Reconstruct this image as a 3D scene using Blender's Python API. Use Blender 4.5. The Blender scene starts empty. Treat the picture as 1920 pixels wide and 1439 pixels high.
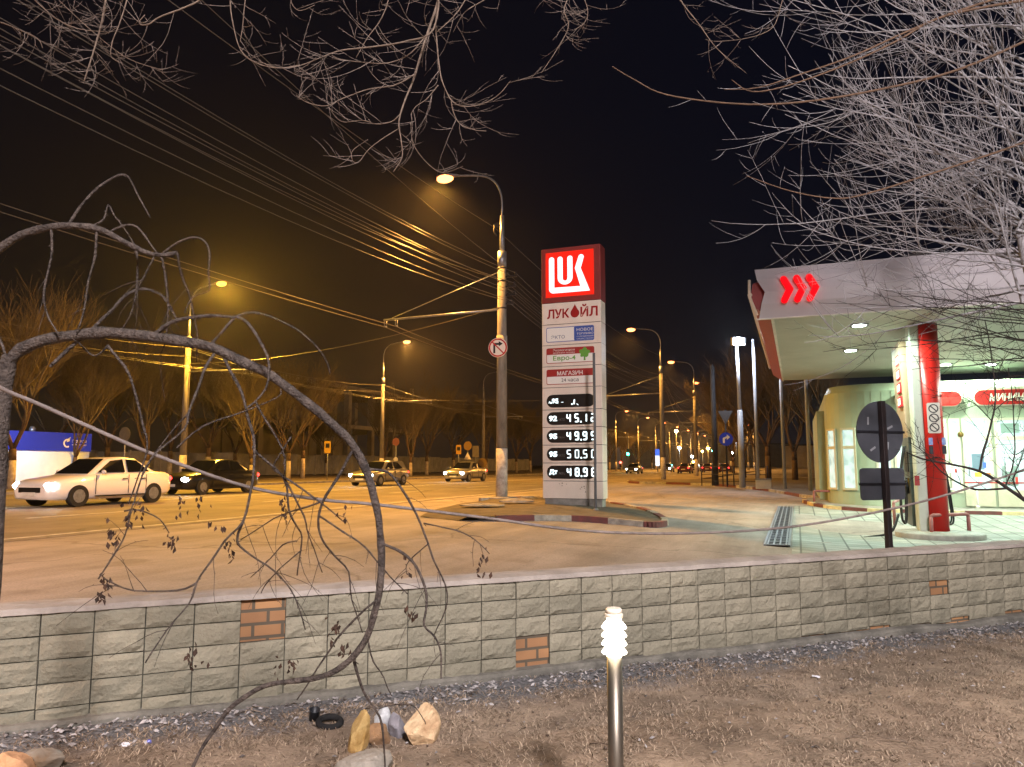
import bpy, math, random
from mathutils import Vector, Matrix, noise
random.seed(11)
S = bpy.context.scene
COL = S.collection
PI = math.pi
A = math.atan(.38)                      # heading of the street, clockwise from +Y
SA, CA = math.sin(A), math.cos(A)

# ------------------------------------------------------------------ camera, sky, exposure
FPX, EYE = 1400.0, 1.2
TH = math.atan((872 - 719.5) / FPX)
cam = bpy.data.cameras.new("camera")
cam.sensor_width = 36; cam.lens = 36 * FPX / 1920; cam.clip_start = .05; cam.clip_end = 4000
camo = bpy.data.objects.new("camera", cam); COL.objects.link(camo)
camo.location = (0, 0, EYE); camo.rotation_euler = (PI / 2 + TH, 0, 0)
S.camera = camo
S.view_settings.view_transform = 'Standard'; S.view_settings.look = 'None'
S.view_settings.exposure = 3.0; S.view_settings.gamma = 1
S.render.resolution_x, S.render.resolution_y = 1024, 767
S.cycles.use_denoising = True
S.cycles.max_bounces = 5; S.cycles.diffuse_bounces = 3; S.cycles.glossy_bounces = 2
S.cycles.transparent_max_bounces = 6; S.cycles.volume_bounces = 0
S.cycles.sample_clamp_indirect = 4

W = bpy.data.worlds.new("World"); S.world = W; W.use_nodes = True
nt = W.node_tree; nt.nodes.clear()
wo = nt.nodes.new('ShaderNodeOutputWorld'); bg = nt.nodes.new('ShaderNodeBackground')
tc = nt.nodes.new('ShaderNodeTexCoord'); sx = nt.nodes.new('ShaderNodeSeparateXYZ')
rz = nt.nodes.new('ShaderNodeValToRGB'); rx = nt.nodes.new('ShaderNodeMapRange'); mx = nt.nodes.new('ShaderNodeMix')
mx.data_type = 'RGBA'
nt.links.new(tc.outputs['Generated'], sx.inputs[0])
nt.links.new(sx.outputs['Z'], rz.inputs[0])
rz.color_ramp.elements[0].position = 0; rz.color_ramp.elements[0].color = (.019, .0115, .0065, 1)
rz.color_ramp.elements[1].position = .45; rz.color_ramp.elements[1].color = (.0042, .0036, .0055, 1)
e = rz.color_ramp.elements.new(.2); e.color = (.0085, .0062, .0055, 1)
rx.inputs['From Min'].default_value = -.3; rx.inputs['From Max'].default_value = .5
nt.links.new(sx.outputs['X'], rx.inputs['Value'])
nt.links.new(rx.outputs[0], mx.inputs['Factor'])
nt.links.new(rz.outputs[0], mx.inputs['A']); mx.inputs['B'].default_value = (.0022, .0028, .0075, 1)
nt.links.new(mx.outputs['Result'], bg.inputs[0]); bg.inputs[1].default_value = .12
nt.links.new(bg.outputs[0], wo.inputs[0])

# lamp strengths in one place
P_SODIUM, P_SODIUM_BACK, P_FLOOD, P_CANOPY, P_MAST, P_BOLLARD = 2050, 4800, 3000, 118, 150, 1.3
SODIUM = (1.0, .455, .082); SODIUM_Y = (1.0, .52, .05)

# ------------------------------------------------------------------ helpers
def C(r, g, b):
    f = lambda v: (v / 255 / 12.92) if v / 255 <= .04045 else ((v / 255 + .055) / 1.055) ** 2.4
    return (f(r), f(g), f(b), 1)
def ray(px, py):
    u = (px - 960) / FPX; v = -(py - 719.5) / FPX
    return Vector((u, math.cos(TH) - v * math.sin(TH), math.sin(TH) + v * math.cos(TH)))
def at(px, py, D):
    d = ray(px, py); return Vector((0, 0, EYE)) + d * (D / d.y)
def gr(px, py, z=0.0):
    d = ray(px, py); return Vector((0, 0, EYE)) + d * ((z - EYE) / d.z)
def R(s, l, z=0.0): return Vector((s * SA + l * CA, s * CA - l * SA, z))
def SL(p): return (p.x * SA + p.y * CA, p.x * CA - p.y * SA)
def atl(px, l):                           # depth where the pixel column meets the line l of the street
    k = (px - 960) / FPX; return l / (k * CA - SA)
def smooth(x, a, b):
    t = max(0, min(1, (x - a) / (b - a))); return t * t * (3 - 2 * t)
def zg(s, l):
    return -.40 * smooth(l, -6.5, 2.0) * (1 - .5 * smooth(s, 20, 30)) * (1 - .6 * smooth(s, 34, 46))

MATS = {}
def mat(name, c1, c2=None, scale=4, rough=.8, bump=0, metal=0, detail=4, bscale=None, stretch=None, spec=.3, island=None):
    if name in MATS: return MATS[name]
    m = bpy.data.materials.new(name); m.use_nodes = True; n = m.node_tree; L = n.links
    b = n.nodes['Principled BSDF']
    b.inputs['Roughness'].default_value = rough; b.inputs['Metallic'].default_value = metal
    b.inputs['Specular IOR Level'].default_value = spec
    b.inputs['Base Color'].default_value = c1
    t = n.nodes.new('ShaderNodeTexCoord'); src = t.outputs['Object']
    if stretch:
        mp = n.nodes.new('ShaderNodeMapping'); mp.inputs['Scale'].default_value = stretch
        L.new(src, mp.inputs[0]); src = mp.outputs[0]
    if c2:
        nz = n.nodes.new('ShaderNodeTexNoise'); nz.inputs['Scale'].default_value = scale; nz.inputs['Detail'].default_value = detail
        nz.inputs['Roughness'].default_value = .65
        L.new(src, nz.inputs['Vector'])
        cr = n.nodes.new('ShaderNodeValToRGB'); cr.color_ramp.elements[0].position = .32; cr.color_ramp.elements[1].position = .68
        cr.color_ramp.elements[0].color = c1; cr.color_ramp.elements[1].color = c2
        if island:
            g = n.nodes.new('ShaderNodeNewGeometry')
            if island > 1: L.new(g.outputs['Random Per Island'], cr.inputs[0]); cr.color_ramp.elements[0].position = 0; cr.color_ramp.elements[1].position = 1
            else:
                ma = n.nodes.new('ShaderNodeMath'); ma.operation = 'MULTIPLY_ADD'; ma.inputs[1].default_value = island; 
                mb = n.nodes.new('ShaderNodeMath'); mb.operation = 'MULTIPLY_ADD'; mb.inputs[1].default_value = 1 - island
                L.new(nz.outputs[0], mb.inputs[0]); mb.inputs[2].default_value = 0
                L.new(g.outputs['Random Per Island'], ma.inputs[0]); L.new(mb.outputs[0], ma.inputs[2]); L.new(ma.outputs[0], cr.inputs[0])
        else: L.new(nz.outputs[0], cr.inputs[0])
        L.new(cr.outputs[0], b.inputs['Base Color'])
    if bump:
        nb = n.nodes.new('ShaderNodeTexNoise'); nb.inputs['Scale'].default_value = bscale or scale * 3; nb.inputs['Detail'].default_value = 5
        L.new(src, nb.inputs['Vector'])
        bp = n.nodes.new('ShaderNodeBump'); bp.inputs['Strength'].default_value = bump; bp.inputs['Distance'].default_value = .03
        L.new(nb.outputs[0], bp.inputs['Height']); L.new(bp.outputs[0], b.inputs['Normal'])
    MATS[name] = m; return m
def emit(name, c, strength):
    if name in MATS: return MATS[name]
    m = bpy.data.materials.new(name); m.use_nodes = True
    b = m.node_tree.nodes['Principled BSDF']
    b.inputs['Base Color'].default_value = (c[0] * .3, c[1] * .3, c[2] * .3, 1); b.inputs['Specular IOR Level'].default_value = .05
    b.inputs['Emission Color'].default_value = (c[0], c[1], c[2], 1); b.inputs['Emission Strength'].default_value = strength
    MATS[name] = m; return m
def brickmat(name, c1, c2, mortar, bw, bh, msize, swap, rough=.85, offset=.5, bump=.4):
    m = bpy.data.materials.new(name); m.use_nodes = True; n = m.node_tree; L = n.links; b = n.nodes['Principled BSDF']
    b.inputs['Roughness'].default_value = rough
    t = n.nodes.new('ShaderNodeTexCoord'); s = n.nodes.new('ShaderNodeSeparateXYZ'); c = n.nodes.new('ShaderNodeCombineXYZ')
    L.new(t.outputs['Object'], s.inputs[0]); L.new(s.outputs[0], c.inputs[0]); L.new(s.outputs[2 if swap else 1], c.inputs[1])
    br = n.nodes.new('ShaderNodeTexBrick'); br.offset = offset
    br.inputs['Color1'].default_value = c1; br.inputs['Color2'].default_value = c2; br.inputs['Mortar'].default_value = mortar
    br.inputs['Scale'].default_value = 1; br.inputs['Mortar Size'].default_value = msize; br.inputs['Mortar Smooth'].default_value = .2
    br.inputs['Brick Width'].default_value = bw; br.inputs['Row Height'].default_value = bh; br.inputs['Bias'].default_value = 0
    L.new(c.outputs[0], br.inputs['Vector'])
    nz = n.nodes.new('ShaderNodeTexNoise'); nz.inputs['Scale'].default_value = 1.3; nz.inputs['Detail'].default_value = 6
    L.new(t.outputs['Object'], nz.inputs['Vector'])
    mr = n.nodes.new('ShaderNodeMapRange'); mr.inputs['From Min'].default_value = .3; mr.inputs['From Max'].default_value = .7
    mr.inputs['To Min'].default_value = .65; mr.inputs['To Max'].default_value = 1.2; L.new(nz.outputs[0], mr.inputs[0])
    mm = n.nodes.new('ShaderNodeMix'); mm.data_type = 'RGBA'; mm.blend_type = 'MULTIPLY'; mm.inputs['Factor'].default_value = 1
    L.new(br.outputs['Color'], mm.inputs['A']); L.new(mr.outputs[0], mm.inputs['B']); L.new(mm.outputs['Result'], b.inputs['Base Color'])
    bp = n.nodes.new('ShaderNodeBump'); bp.inputs['Strength'].default_value = bump; bp.inputs['Distance'].default_value = .01; bp.invert = True
    L.new(br.outputs['Fac'], bp.inputs['Height']); L.new(bp.outputs[0], b.inputs['Normal'])
    MATS[name] = m; return m

class MB:
    def __init__(s): s.v = []; s.f = []; s.m = []; s.sm = []
    def add(s, vs, fs, m=0, sm=False):
        o = len(s.v); s.v += [tuple(p) for p in vs]
        for f in fs: s.f.append([i + o for i in f]); s.m.append(m); s.sm.append(sm)
        return s
    def box(s, x0, x1, y0, y1, z0, z1, m=0):
        v = [(x, y, z) for z in (z0, z1) for y in (y0, y1) for x in (x0, x1)]
        return s.add(v, [(0, 2, 3, 1), (4, 5, 7, 6), (0, 1, 5, 4), (2, 6, 7, 3), (0, 4, 6, 2), (1, 3, 7, 5)], m)
    def rbox(s, x0, x1, y0, y1, z0, z1, r=.02, m=0):       # box with rounded vertical edges
        p = []
        for cx, cy, a0 in ((x1 - r, y1 - r, 0), (x0 + r, y1 - r, PI / 2), (x0 + r, y0 + r, PI), (x1 - r, y0 + r, 1.5 * PI)):
            for k in range(5): a = a0 + k * PI / 8; p.append((cx + r * math.cos(a), cy + r * math.sin(a)))
        return s.prism(p, (0, 0, z0), (1, 0, 0), (0, 1, 0), z1 - z0, m)
    def prism(s, poly, o, ax, ay, d, m=0, sm=False):       # 2-D outline pushed d along ax x ay
        o, ax, ay = Vector(o), Vector(ax), Vector(ay); n = ax.cross(ay).normalized() * d; k = len(poly)
        a = [o + ax * p[0] + ay * p[1] for p in poly]; b = [p + n for p in a]
        fs = [list(range(k))[::-1], list(range(k, 2 * k))]
        s.add(a + b, fs, m)
        o2 = len(s.v) - 2 * k
        for i in range(k):
            j = (i + 1) % k; s.f.append([o2 + i, o2 + j, o2 + k + j, o2 + k + i]); s.m.append(m); s.sm.append(sm)
        return s
    def tube(s, pts, r, n=6, m=0, caps=True, sm=True):
        pts = [Vector(p) for p in pts]; K = len(pts)
        if not isinstance(r, (list, tuple)): r = [r] * K
        if len(r) == 2 and K > 2: r = [r[0] + (r[1] - r[0]) * i / (K - 1) for i in range(K)]
        t = (pts[1] - pts[0]).normalized()
        up = Vector((0, 0, 1)) if abs(t.z) < .9 else Vector((1, 0, 0))
        e1 = t.cross(up).normalized(); vs = []
        for i in range(K):
            if i > 0: t = (pts[min(i + 1, K - 1)] - pts[i - 1])
            if t.length < 1e-9: t = Vector((0, 0, 1))
            t = t.normalized(); e1 = (e1 - t * e1.dot(t))
            e1 = e1.normalized() if e1.length > 1e-6 else t.orthogonal().normalized()
            e2 = t.cross(e1)
            for k in range(n):
                a = 2 * PI * k / n; vs.append(pts[i] + (e1 * math.cos(a) + e2 * math.sin(a)) * r[i])
        fs = [(i * n + k, i * n + (k + 1) % n, (i + 1) * n + (k + 1) % n, (i + 1) * n + k) for i in range(K - 1) for k in range(n)]
        s.add(vs, fs, m, sm)
        if caps:
            o = len(s.v) - K * n
            s.f.append([o + k for k in range(n)][::-1]); s.f.append([o + (K - 1) * n + k for k in range(n)]); s.m += [m, m]; s.sm += [False, False]
        return s
    def lathe(s, prof, n=20, c=(0, 0, 0), m=0, sm=True):
        K = len(prof); c = Vector(c)
        vs = [c + Vector((r * math.cos(2 * PI * k / n), r * math.sin(2 * PI * k / n), z)) for r, z in prof for k in range(n)]
        fs = [(i * n + k, i * n + (k + 1) % n, (i + 1) * n + (k + 1) % n, (i + 1) * n + k) for i in range(K - 1) for k in range(n)]
        s.add(vs, fs, m, sm); o = len(s.v) - K * n
        s.f.append([o + k for k in range(n)][::-1]); s.f.append([o + (K - 1) * n + k for k in range(n)]); s.m += [m, m]; s.sm += [False, False]
        return s
    def ball(s, c, rx_, ry=None, rz_=None, n=10, m=0):
        ry = ry or rx_; rz_ = rz_ or rx_; vs = []; fs = []; k2 = n // 2 + 1
        for i in range(k2):
            th = PI * i / (k2 - 1)
            for k in range(n):
                a = 2 * PI * k / n; vs.append((c[0] + rx_ * math.sin(th) * math.cos(a), c[1] + ry * math.sin(th) * math.sin(a), c[2] + rz_ * math.cos(th)))
        fs = [(i * n + k, i * n + (k + 1) % n, (i + 1) * n + (k + 1) % n, (i + 1) * n + k) for i in range(k2 - 1) for k in range(n)]
        return s.add(vs, fs, m, True)
    def text(s, body, o, ax, ay, w=None, h=None, m=0, depth=.004, shear=0, bold=0.0):
        vs, fs = text_geo(body, shear, bold)
        x0 = min(v[0] for v in vs); x1 = max(v[0] for v in vs); y0 = min(v[1] for v in vs); y1 = max(v[1] for v in vs)
        kx = (w / (x1 - x0)) if w else None; ky = (h / (y1 - y0)) if h else kx
        kx = kx or ky; o, ax, ay = Vector(o), Vector(ax), Vector(ay); n = ax.cross(ay).normalized() * depth
        return s.add([o + n + ax * ((v[0] - x0) * kx) + ay * ((v[1] - y0) * ky) for v in vs], fs, m)
    def build(s, name, mats, parent=None, **kw):
        me = bpy.data.meshes.new(name); me.from_pydata(s.v, [], s.f)
        if not isinstance(mats, (list, tuple)): mats = [mats]
        for mm in mats: me.materials.append(mm)
        me.polygons.foreach_set('material_index', s.m); me.polygons.foreach_set('use_smooth', s.sm); me.update()
        o = bpy.data.objects.new(name, me); COL.objects.link(o)
        if parent: o.parent = parent
        for k, v in kw.items(): o[k] = v
        return o
TXT = {}
def text_geo(body, shear=0, bold=0):
    key = (body, shear, bold)
    if key not in TXT:
        cu = bpy.data.curves.new('lettering', 'FONT'); cu.body = body; cu.size = 1; cu.shear = shear; cu.offset = bold; cu.resolution_u = 3
        ob = bpy.data.objects.new('lettering', cu); me = bpy.data.meshes.new_from_object(ob)
        TXT[key] = ([tuple(v.co) for v in me.vertices], [list(p.vertices) for p in me.polygons])
        bpy.data.objects.remove(ob); bpy.data.curves.remove(cu); bpy.data.meshes.remove(me)
    return TXT[key]
def thing(name, label, cat, loc=(0, 0, 0), rz_=0, group=None):
    o = bpy.data.objects.new(name, None); COL.objects.link(o); o.empty_display_size = .3
    o.location = loc; o.rotation_euler = (0, 0, rz_); o['label'] = label; o['category'] = cat
    if group: o['group'] = group
    return o
def struct(mb, name, m, kind='structure'):
    o = mb.build(name, m); o['kind'] = kind; return o
def copy_tree(o, parent=None):
    c = o.copy(); COL.objects.link(c); c.parent = parent
    for ch in [x for x in bpy.data.objects if x.parent == o]: copy_tree(ch, c)
    return c
def lamp(kind, name, parent, loc, power, color, size=.15, angle=150, blend=.6, rot=(0, 0, 0)):
    l = bpy.data.lights.new(name, kind); l.energy = power; l.color = color
    if kind == 'SPOT': l.spot_size = math.radians(angle); l.spot_blend = blend; l.shadow_soft_size = size
    elif kind == 'AREA': l.size = size
    else: l.shadow_soft_size = size
    o = bpy.data.objects.new(name, l); COL.objects.link(o); o.location = loc; o.rotation_euler = rot
    if parent: o.parent = parent
    return o
def crspline(P, sub=4):
    P = [Vector(p) for p in P]; out = []
    for i in range(len(P) - 1):
        a = P[max(i - 1, 0)]; b = P[i]; c = P[i + 1]; d = P[min(i + 2, len(P) - 1)]
        for k in range(sub):
            t = k / sub
            out.append(.5 * ((2 * b) + (c - a) * t + (2 * a - 5 * b + 4 * c - d) * t * t + (3 * b - a - 3 * c + d) * t ** 3))
    out.append(P[-1]); return out
def capsule2d(x0, y0, x1, y1, r, n=6):
    a = math.atan2(y1 - y0, x1 - x0); p = []
    for k in range(n + 1): t = a - PI / 2 + PI * k / n; p.append((x1 + r * math.cos(t), y1 + r * math.sin(t)))
    for k in range(n + 1): t = a + PI / 2 + PI * k / n; p.append((x0 + r * math.cos(t), y0 + r * math.sin(t)))
    return p
def rrect(x0, y0, x1, y1, r, n=5):
    p = []
    for cx, cy, a0 in ((x1 - r, y1 - r, 0), (x0 + r, y1 - r, PI / 2), (x0 + r, y0 + r, PI), (x1 - r, y0 + r, 1.5 * PI)):
        for k in range(n): a = a0 + k * PI / 2 / (n - 1); p.append((cx + r * math.cos(a), cy + r * math.sin(a)))
    return p
def disc(r, n=28, cx=0, cy=0): return [(cx + r * math.cos(2 * PI * k / n), cy + r * math.sin(2 * PI * k / n)) for k in range(n)]

# ------------------------------------------------------------------ materials
def paving(name, c1, c2, dark, sc, streak, crack):
    m = bpy.data.materials.new(name); m.use_nodes = True; n = m.node_tree; L = n.links; b = n.nodes['Principled BSDF']; b.inputs['Roughness'].default_value = .8
    b.inputs['Specular IOR Level'].default_value = .3
    t = n.nodes.new('ShaderNodeTexCoord'); o = t.outputs['Object']
    def nz(scale, det, src, rough=.6):
        q = n.nodes.new('ShaderNodeTexNoise'); q.inputs['Scale'].default_value = scale; q.inputs['Detail'].default_value = det; q.inputs['Roughness'].default_value = rough; L.new(src, q.inputs['Vector']); return q.outputs[0]
    def ramp(src, a, b_, ca, cb):
        q = n.nodes.new('ShaderNodeValToRGB'); q.color_ramp.elements[0].position = a; q.color_ramp.elements[1].position = b_; q.color_ramp.elements[0].color = ca; q.color_ramp.elements[1].color = cb; L.new(src, q.inputs[0]); return q.outputs[0]
    def mul(a, b_, f=1.0):
        q = n.nodes.new('ShaderNodeMix'); q.data_type = 'RGBA'; q.blend_type = 'MULTIPLY'; q.inputs['Factor'].default_value = f; L.new(a, q.inputs['A']); L.new(b_, q.inputs['B']); return q.outputs['Result']
    rot = n.nodes.new('ShaderNodeMapping'); rot.vector_type = 'TEXTURE'; rot.inputs['Rotation'].default_value = streak[0]; rot.inputs['Scale'].default_value = streak[1]; L.new(o, rot.inputs[0])
    col = ramp(nz(sc, 9, o), .33, .67, c1, c2)
    col = mul(col, ramp(nz(1.0, 6, rot.outputs[0], .7), .36, .62, (.76, .75, .74, 1), (1.05, 1.05, 1.05, 1)))
    col = mul(col, ramp(nz(38, 3, o), .3, .6, (.72, .72, .72, 1), (1.1, 1.1, 1.1, 1)), .8)
    vo = n.nodes.new('ShaderNodeTexVoronoi'); vo.feature = 'DISTANCE_TO_EDGE'; vo.inputs['Scale'].default_value = crack
    wv = n.nodes.new('ShaderNodeVectorMath'); wv.operation = 'MULTIPLY_ADD'; wv.inputs[1].default_value = (.9, .9, 0)
    nn_ = n.nodes.new('ShaderNodeTexNoise'); nn_.inputs['Scale'].default_value = 1.4; nn_.inputs['Detail'].default_value = 6; L.new(o, nn_.inputs['Vector'])
    L.new(nn_.outputs['Color'], wv.inputs[0]); L.new(o, wv.inputs[2]); L.new(wv.outputs[0], vo.inputs['Vector'])
    col = mul(col, ramp(vo.outputs['Distance'], .0, .006, (.45, .45, .45, 1), (1, 1, 1, 1)), .75)
    col = mul(col, ramp(nz(.9, 3, o, .4), .62, .7, (1, 1, 1, 1), dark), .6)
    L.new(col, b.inputs['Base Color'])
    bp = n.nodes.new('ShaderNodeBump'); bp.inputs['Strength'].default_value = .35; bp.inputs['Distance'].default_value = .02; L.new(nz(30, 5, o), bp.inputs['Height']); L.new(bp.outputs[0], b.inputs['Normal'])
    MATS[name] = m; return m
M_ASPH = paving('apron_asphalt', C(158, 147, 140), C(126, 118, 113), (.55, .53, .5, 1), .5, ((0, 0, -A), (.7, 7, 1)), .13)
M_WHITE = mat('white_paint', C(222, 220, 214), C(190, 187, 178), 1.5, .5)
M_RED = mat('red_paint', C(178, 28, 22), C(160, 30, 24), 2, .35)
M_DRED = mat('dull_red_paint', C(150, 92, 86), C(122, 76, 70), 6, .55)
M_GREY = mat('grey_metal', C(120, 120, 122), C(92, 92, 95), 5, .5, metal=.4)
M_DARK = mat('dark_metal', C(44, 44, 50), C(30, 30, 34), 6, .5, metal=.3)
M_GALV = mat('galvanised', C(150, 152, 156), C(118, 120, 124), 9, .4, metal=.6)
M_CONC = mat('concrete', C(158, 152, 142), C(112, 107, 100), 3, .9, .3, detail=7)
M_CONCP = mat('pole_concrete', C(140, 134, 124), C(98, 93, 86), 2.2, .9, .3, detail=7, stretch=(3, 3, .6))
M_BLACK = mat('black_plastic', C(22, 22, 24), None, rough=.5)
M_RUB = mat('rubber', C(26, 26, 27), C(38, 37, 36), 12, .85)
M_BARK_W = mat('pale_bark', C(152, 150, 152), C(114, 111, 112), 30, .9)
M_BARK_B = mat('brown_bark', C(104, 82, 66), C(76, 60, 48), 25, .9)
M_BARK_D = mat('dark_bark', C(50, 42, 38), C(34, 29, 27), 20, .9)
M_BARK_G = mat('grey_bark', C(88, 78, 71), C(46, 40, 37), 26, .9, .8)
M_SPOIL = mat('verge_soil', C(66, 58, 48), C(104, 92, 76), 2.5, .95, .6, detail=8)
M_GLASS = mat('car_glass', C(14, 16, 20), None, rough=.06, spec=.8)
M_LENS_ON = emit('sodium_lens', (1, .2, .05), 1.5)
M_LENS_Y = emit('sodium_lens_yellow', (1, .22, .02), 1.6)
M_LENS_OFF = mat('dead_lens', C(120, 116, 104), None, rough=.2)
M_HEAD = emit('headlight_on', (.85, .93, 1), 14)
M_TAIL = emit('tail_light_on', (1, .02, .015), 2.2)

# ------------------------------------------------------------------ ground
WL = at(0, 1142, 4.77); WR = at(1920, 1018, 8.73)
WL.z = WR.z = .31
wd = Vector((WR.x - WL.x, WR.y - WL.y, 0)); WLEN = wd.length; wd.normalize(); wn = Vector((-wd.y, wd.x, 0))
WROT = math.atan2(wd.y, wd.x)
def WF(t, n, z=0.0): p = Vector((WL.x, WL.y, 0)) + wd * t + wn * n; p.z = z; return p
def lawn_z(t, n): return -.43 - .012 * max(-6, min(14, t)) + .02 * noise.noise((t * .8, n * .8, 3)) + .03 * smooth(-n, .2, 1.2)

def nonlin(a, b, n, p=2.2): return [a + (b - a) * (i / n) ** p for i in range(n + 1)]
g = MB(); ts = [-x for x in nonlin(0, 400, 26)][::-1][:-1] + nonlin(0, 900, 46); ns = nonlin(.12, 1500, 60, 2.6)
vs = []
for n_ in ns:
    for t in ts:
        p = WF(t, n_); s, l = SL(p); p.z = zg(s, l) + .012 * noise.noise((p.x * .35, p.y * .35, 0)) * smooth(l, -11, -8) ; vs.append(p)
NT = len(ts)
g.add(vs, [(j * NT + i, j * NT + i + 1, (j + 1) * NT + i + 1, (j + 1) * NT + i) for j in range(len(ns) - 1) for i in range(NT - 1)], 0, True)
struct(g, 'ground', M_ASPH)

# lawn below the wall, in the wall's own frame
M_LAWN = bpy.data.materials.new('dry_lawn'); M_LAWN.use_nodes = True
n = M_LAWN.node_tree; L = n.links; b = n.nodes['Principled BSDF']; b.inputs['Roughness'].default_value = .95
t = n.nodes.new('ShaderNodeTexCoord'); sp = n.nodes.new('ShaderNodeSeparateXYZ'); L.new(t.outputs['Object'], sp.inputs[0])
nz = n.nodes.new('ShaderNodeTexNoise'); nz.inputs['Scale'].default_value = 1.5; nz.inputs['Detail'].default_value = 10; nz.inputs['Roughness'].default_value = .7
nf = n.nodes.new('ShaderNodeTexNoise'); nf.inputs['Scale'].default_value = 45; nf.inputs['Detail'].default_value = 5
L.new(t.outputs['Object'], nz.inputs['Vector']); L.new(t.outputs['Object'], nf.inputs['Vector'])
c1 = n.nodes.new('ShaderNodeValToRGB'); c1.color_ramp.elements[0].position = .35; c1.color_ramp.elements[1].position = .65
c1.color_ramp.elements[0].color = C(100, 84, 68); c1.color_ramp.elements[1].color = C(172, 150, 126); L.new(nz.outputs[0], c1.inputs[0])
c2 = n.nodes.new('ShaderNodeValToRGB'); c2.color_ramp.elements[0].position = .35; c2.color_ramp.elements[1].position = .7
c2.color_ramp.elements[0].color = C(70, 69, 70); c2.color_ramp.elements[1].color = C(126, 126, 127); L.new(nf.outputs[0], c2.inputs[0])
ad = n.nodes.new('ShaderNodeMath'); ad.operation = 'MULTIPLY_ADD'; ad.inputs[1].default_value = .9; L.new(nz.outputs[0], ad.inputs[0]); L.new(sp.outputs['Y'], ad.inputs[2])
mr = n.nodes.new('ShaderNodeMapRange'); mr.inputs['From Min'].default_value = -.32; mr.inputs['From Max'].default_value = .06; L.new(ad.outputs[0], mr.inputs[0])
mm = n.nodes.new('ShaderNodeMix'); mm.data_type = 'RGBA'; L.new(mr.outputs[0], mm.inputs['Factor']); L.new(c1.outputs[0], mm.inputs['A']); L.new(c2.outputs[0], mm.inputs['B'])
L.new(mm.outputs['Result'], b.inputs['Base Color'])
bp = n.nodes.new('ShaderNodeBump'); bp.inputs['Strength'].default_value = .7; bp.inputs['Distance'].default_value = .03
L.new(nf.outputs[0], bp.inputs['Height']); L.new(bp.outputs[0], b.inputs['Normal'])
g = MB(); lt = [-40, -20, -12] + [-6 + .22 * i for i in range(95)] + [18, 25, 50]; ln = [.1 - .16 * i for i in range(44)] + [-9, -13, -25, -50]
g.add([(t_, n_, lawn_z(t_, n_)) for n_ in ln for t_ in lt],
      [(j * len(lt) + i, j * len(lt) + i + 1, (j + 1) * len(lt) + i + 1, (j + 1) * len(lt) + i) for j in range(len(ln) - 1) for i in range(len(lt) - 1)], 0, True)
lo = struct(g, 'lawn', M_LAWN); lo.location = (WL.x, WL.y, 0); lo.rotation_euler = (0, 0, WROT)

# dead grass blades (uncountable)
def in_view(p, m=60):
    v = p - Vector((0, 0, EYE)); d = v.y * math.cos(TH) + v.z * math.sin(TH)
    if d < .8: return False
    x = 960 + FPX * v.x / d; y = 719.5 - FPX * (v.z * math.cos(TH) - v.y * math.sin(TH)) / d
    return -m < x < 1920 + m and -m < y < 1439 + m
g = MB(); cnt = 0; rg = random.Random(5)
while cnt < 42000:
    t_ = rg.uniform(-3, 12); n_ = -rg.random() ** 1.25 * 5.2
    if n_ > -.30 - .25 * noise.noise((t_ * 1.3, 0, 1)) and rg.random() < .85: continue
    p = WF(t_, n_, lawn_z(t_, n_))
    if not in_view(p, 90): continue
    if noise.noise((t_ * 1.7, n_ * 1.7, 9)) < -.1 and rg.random() < .6: continue
    if noise.noise((t_ * 7, n_ * 7, 4)) < 0 and rg.random() < .75: continue
    cnt += 1; a = rg.uniform(0, 2 * PI); Lb = rg.uniform(.018, .06); w = rg.uniform(.0012, .0026); lift = rg.uniform(.05, .55)
    dx, dy = math.cos(a), math.sin(a); q = Vector((-dy, dx, 0)) * w
    m1 = p + Vector((dx * Lb * .55, dy * Lb * .55, Lb * lift * .8 + .003)); m2 = p + Vector((dx * Lb, dy * Lb, Lb * lift * .75 + rg.uniform(-.01, .006)))
    g.add([p - q, p + q, m1 + q, m1 - q, m2], [(0, 1, 2, 3), (3, 2, 4)])
struct(g, 'dead_grass', mat('dead_grass', C(84, 68, 54), C(186, 166, 142), 2, .9, island=2), 'stuff')
# fallen twigs and crumbs on the lawn
g = MB(); rg = random.Random(77)
for i in range(420):
    t_ = rg.uniform(-2, 11); n_ = -abs(rg.gauss(0, 1.2)) - .03; p = WF(t_, n_, lawn_z(t_, n_) + .012); a = rg.uniform(0, 6.28); Lb = rg.uniform(.03, .16) if i < 170 else rg.uniform(.008, .02); e = Vector((math.cos(a), math.sin(a), rg.uniform(-.05, .15)))
    if i < 170: g.tube([p, p + e * Lb * .5 + Vector((0, 0, .008)), p + e * Lb], [.0032, .0015], 4)
    else: g.ball(p, Lb * rg.uniform(.5, 1), Lb * rg.uniform(.4, .8), Lb * .5, 6)
struct(g, 'ground_debris', mat('debris', C(70, 56, 46), C(140, 126, 112), 6, .9, island=2), 'stuff')
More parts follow.
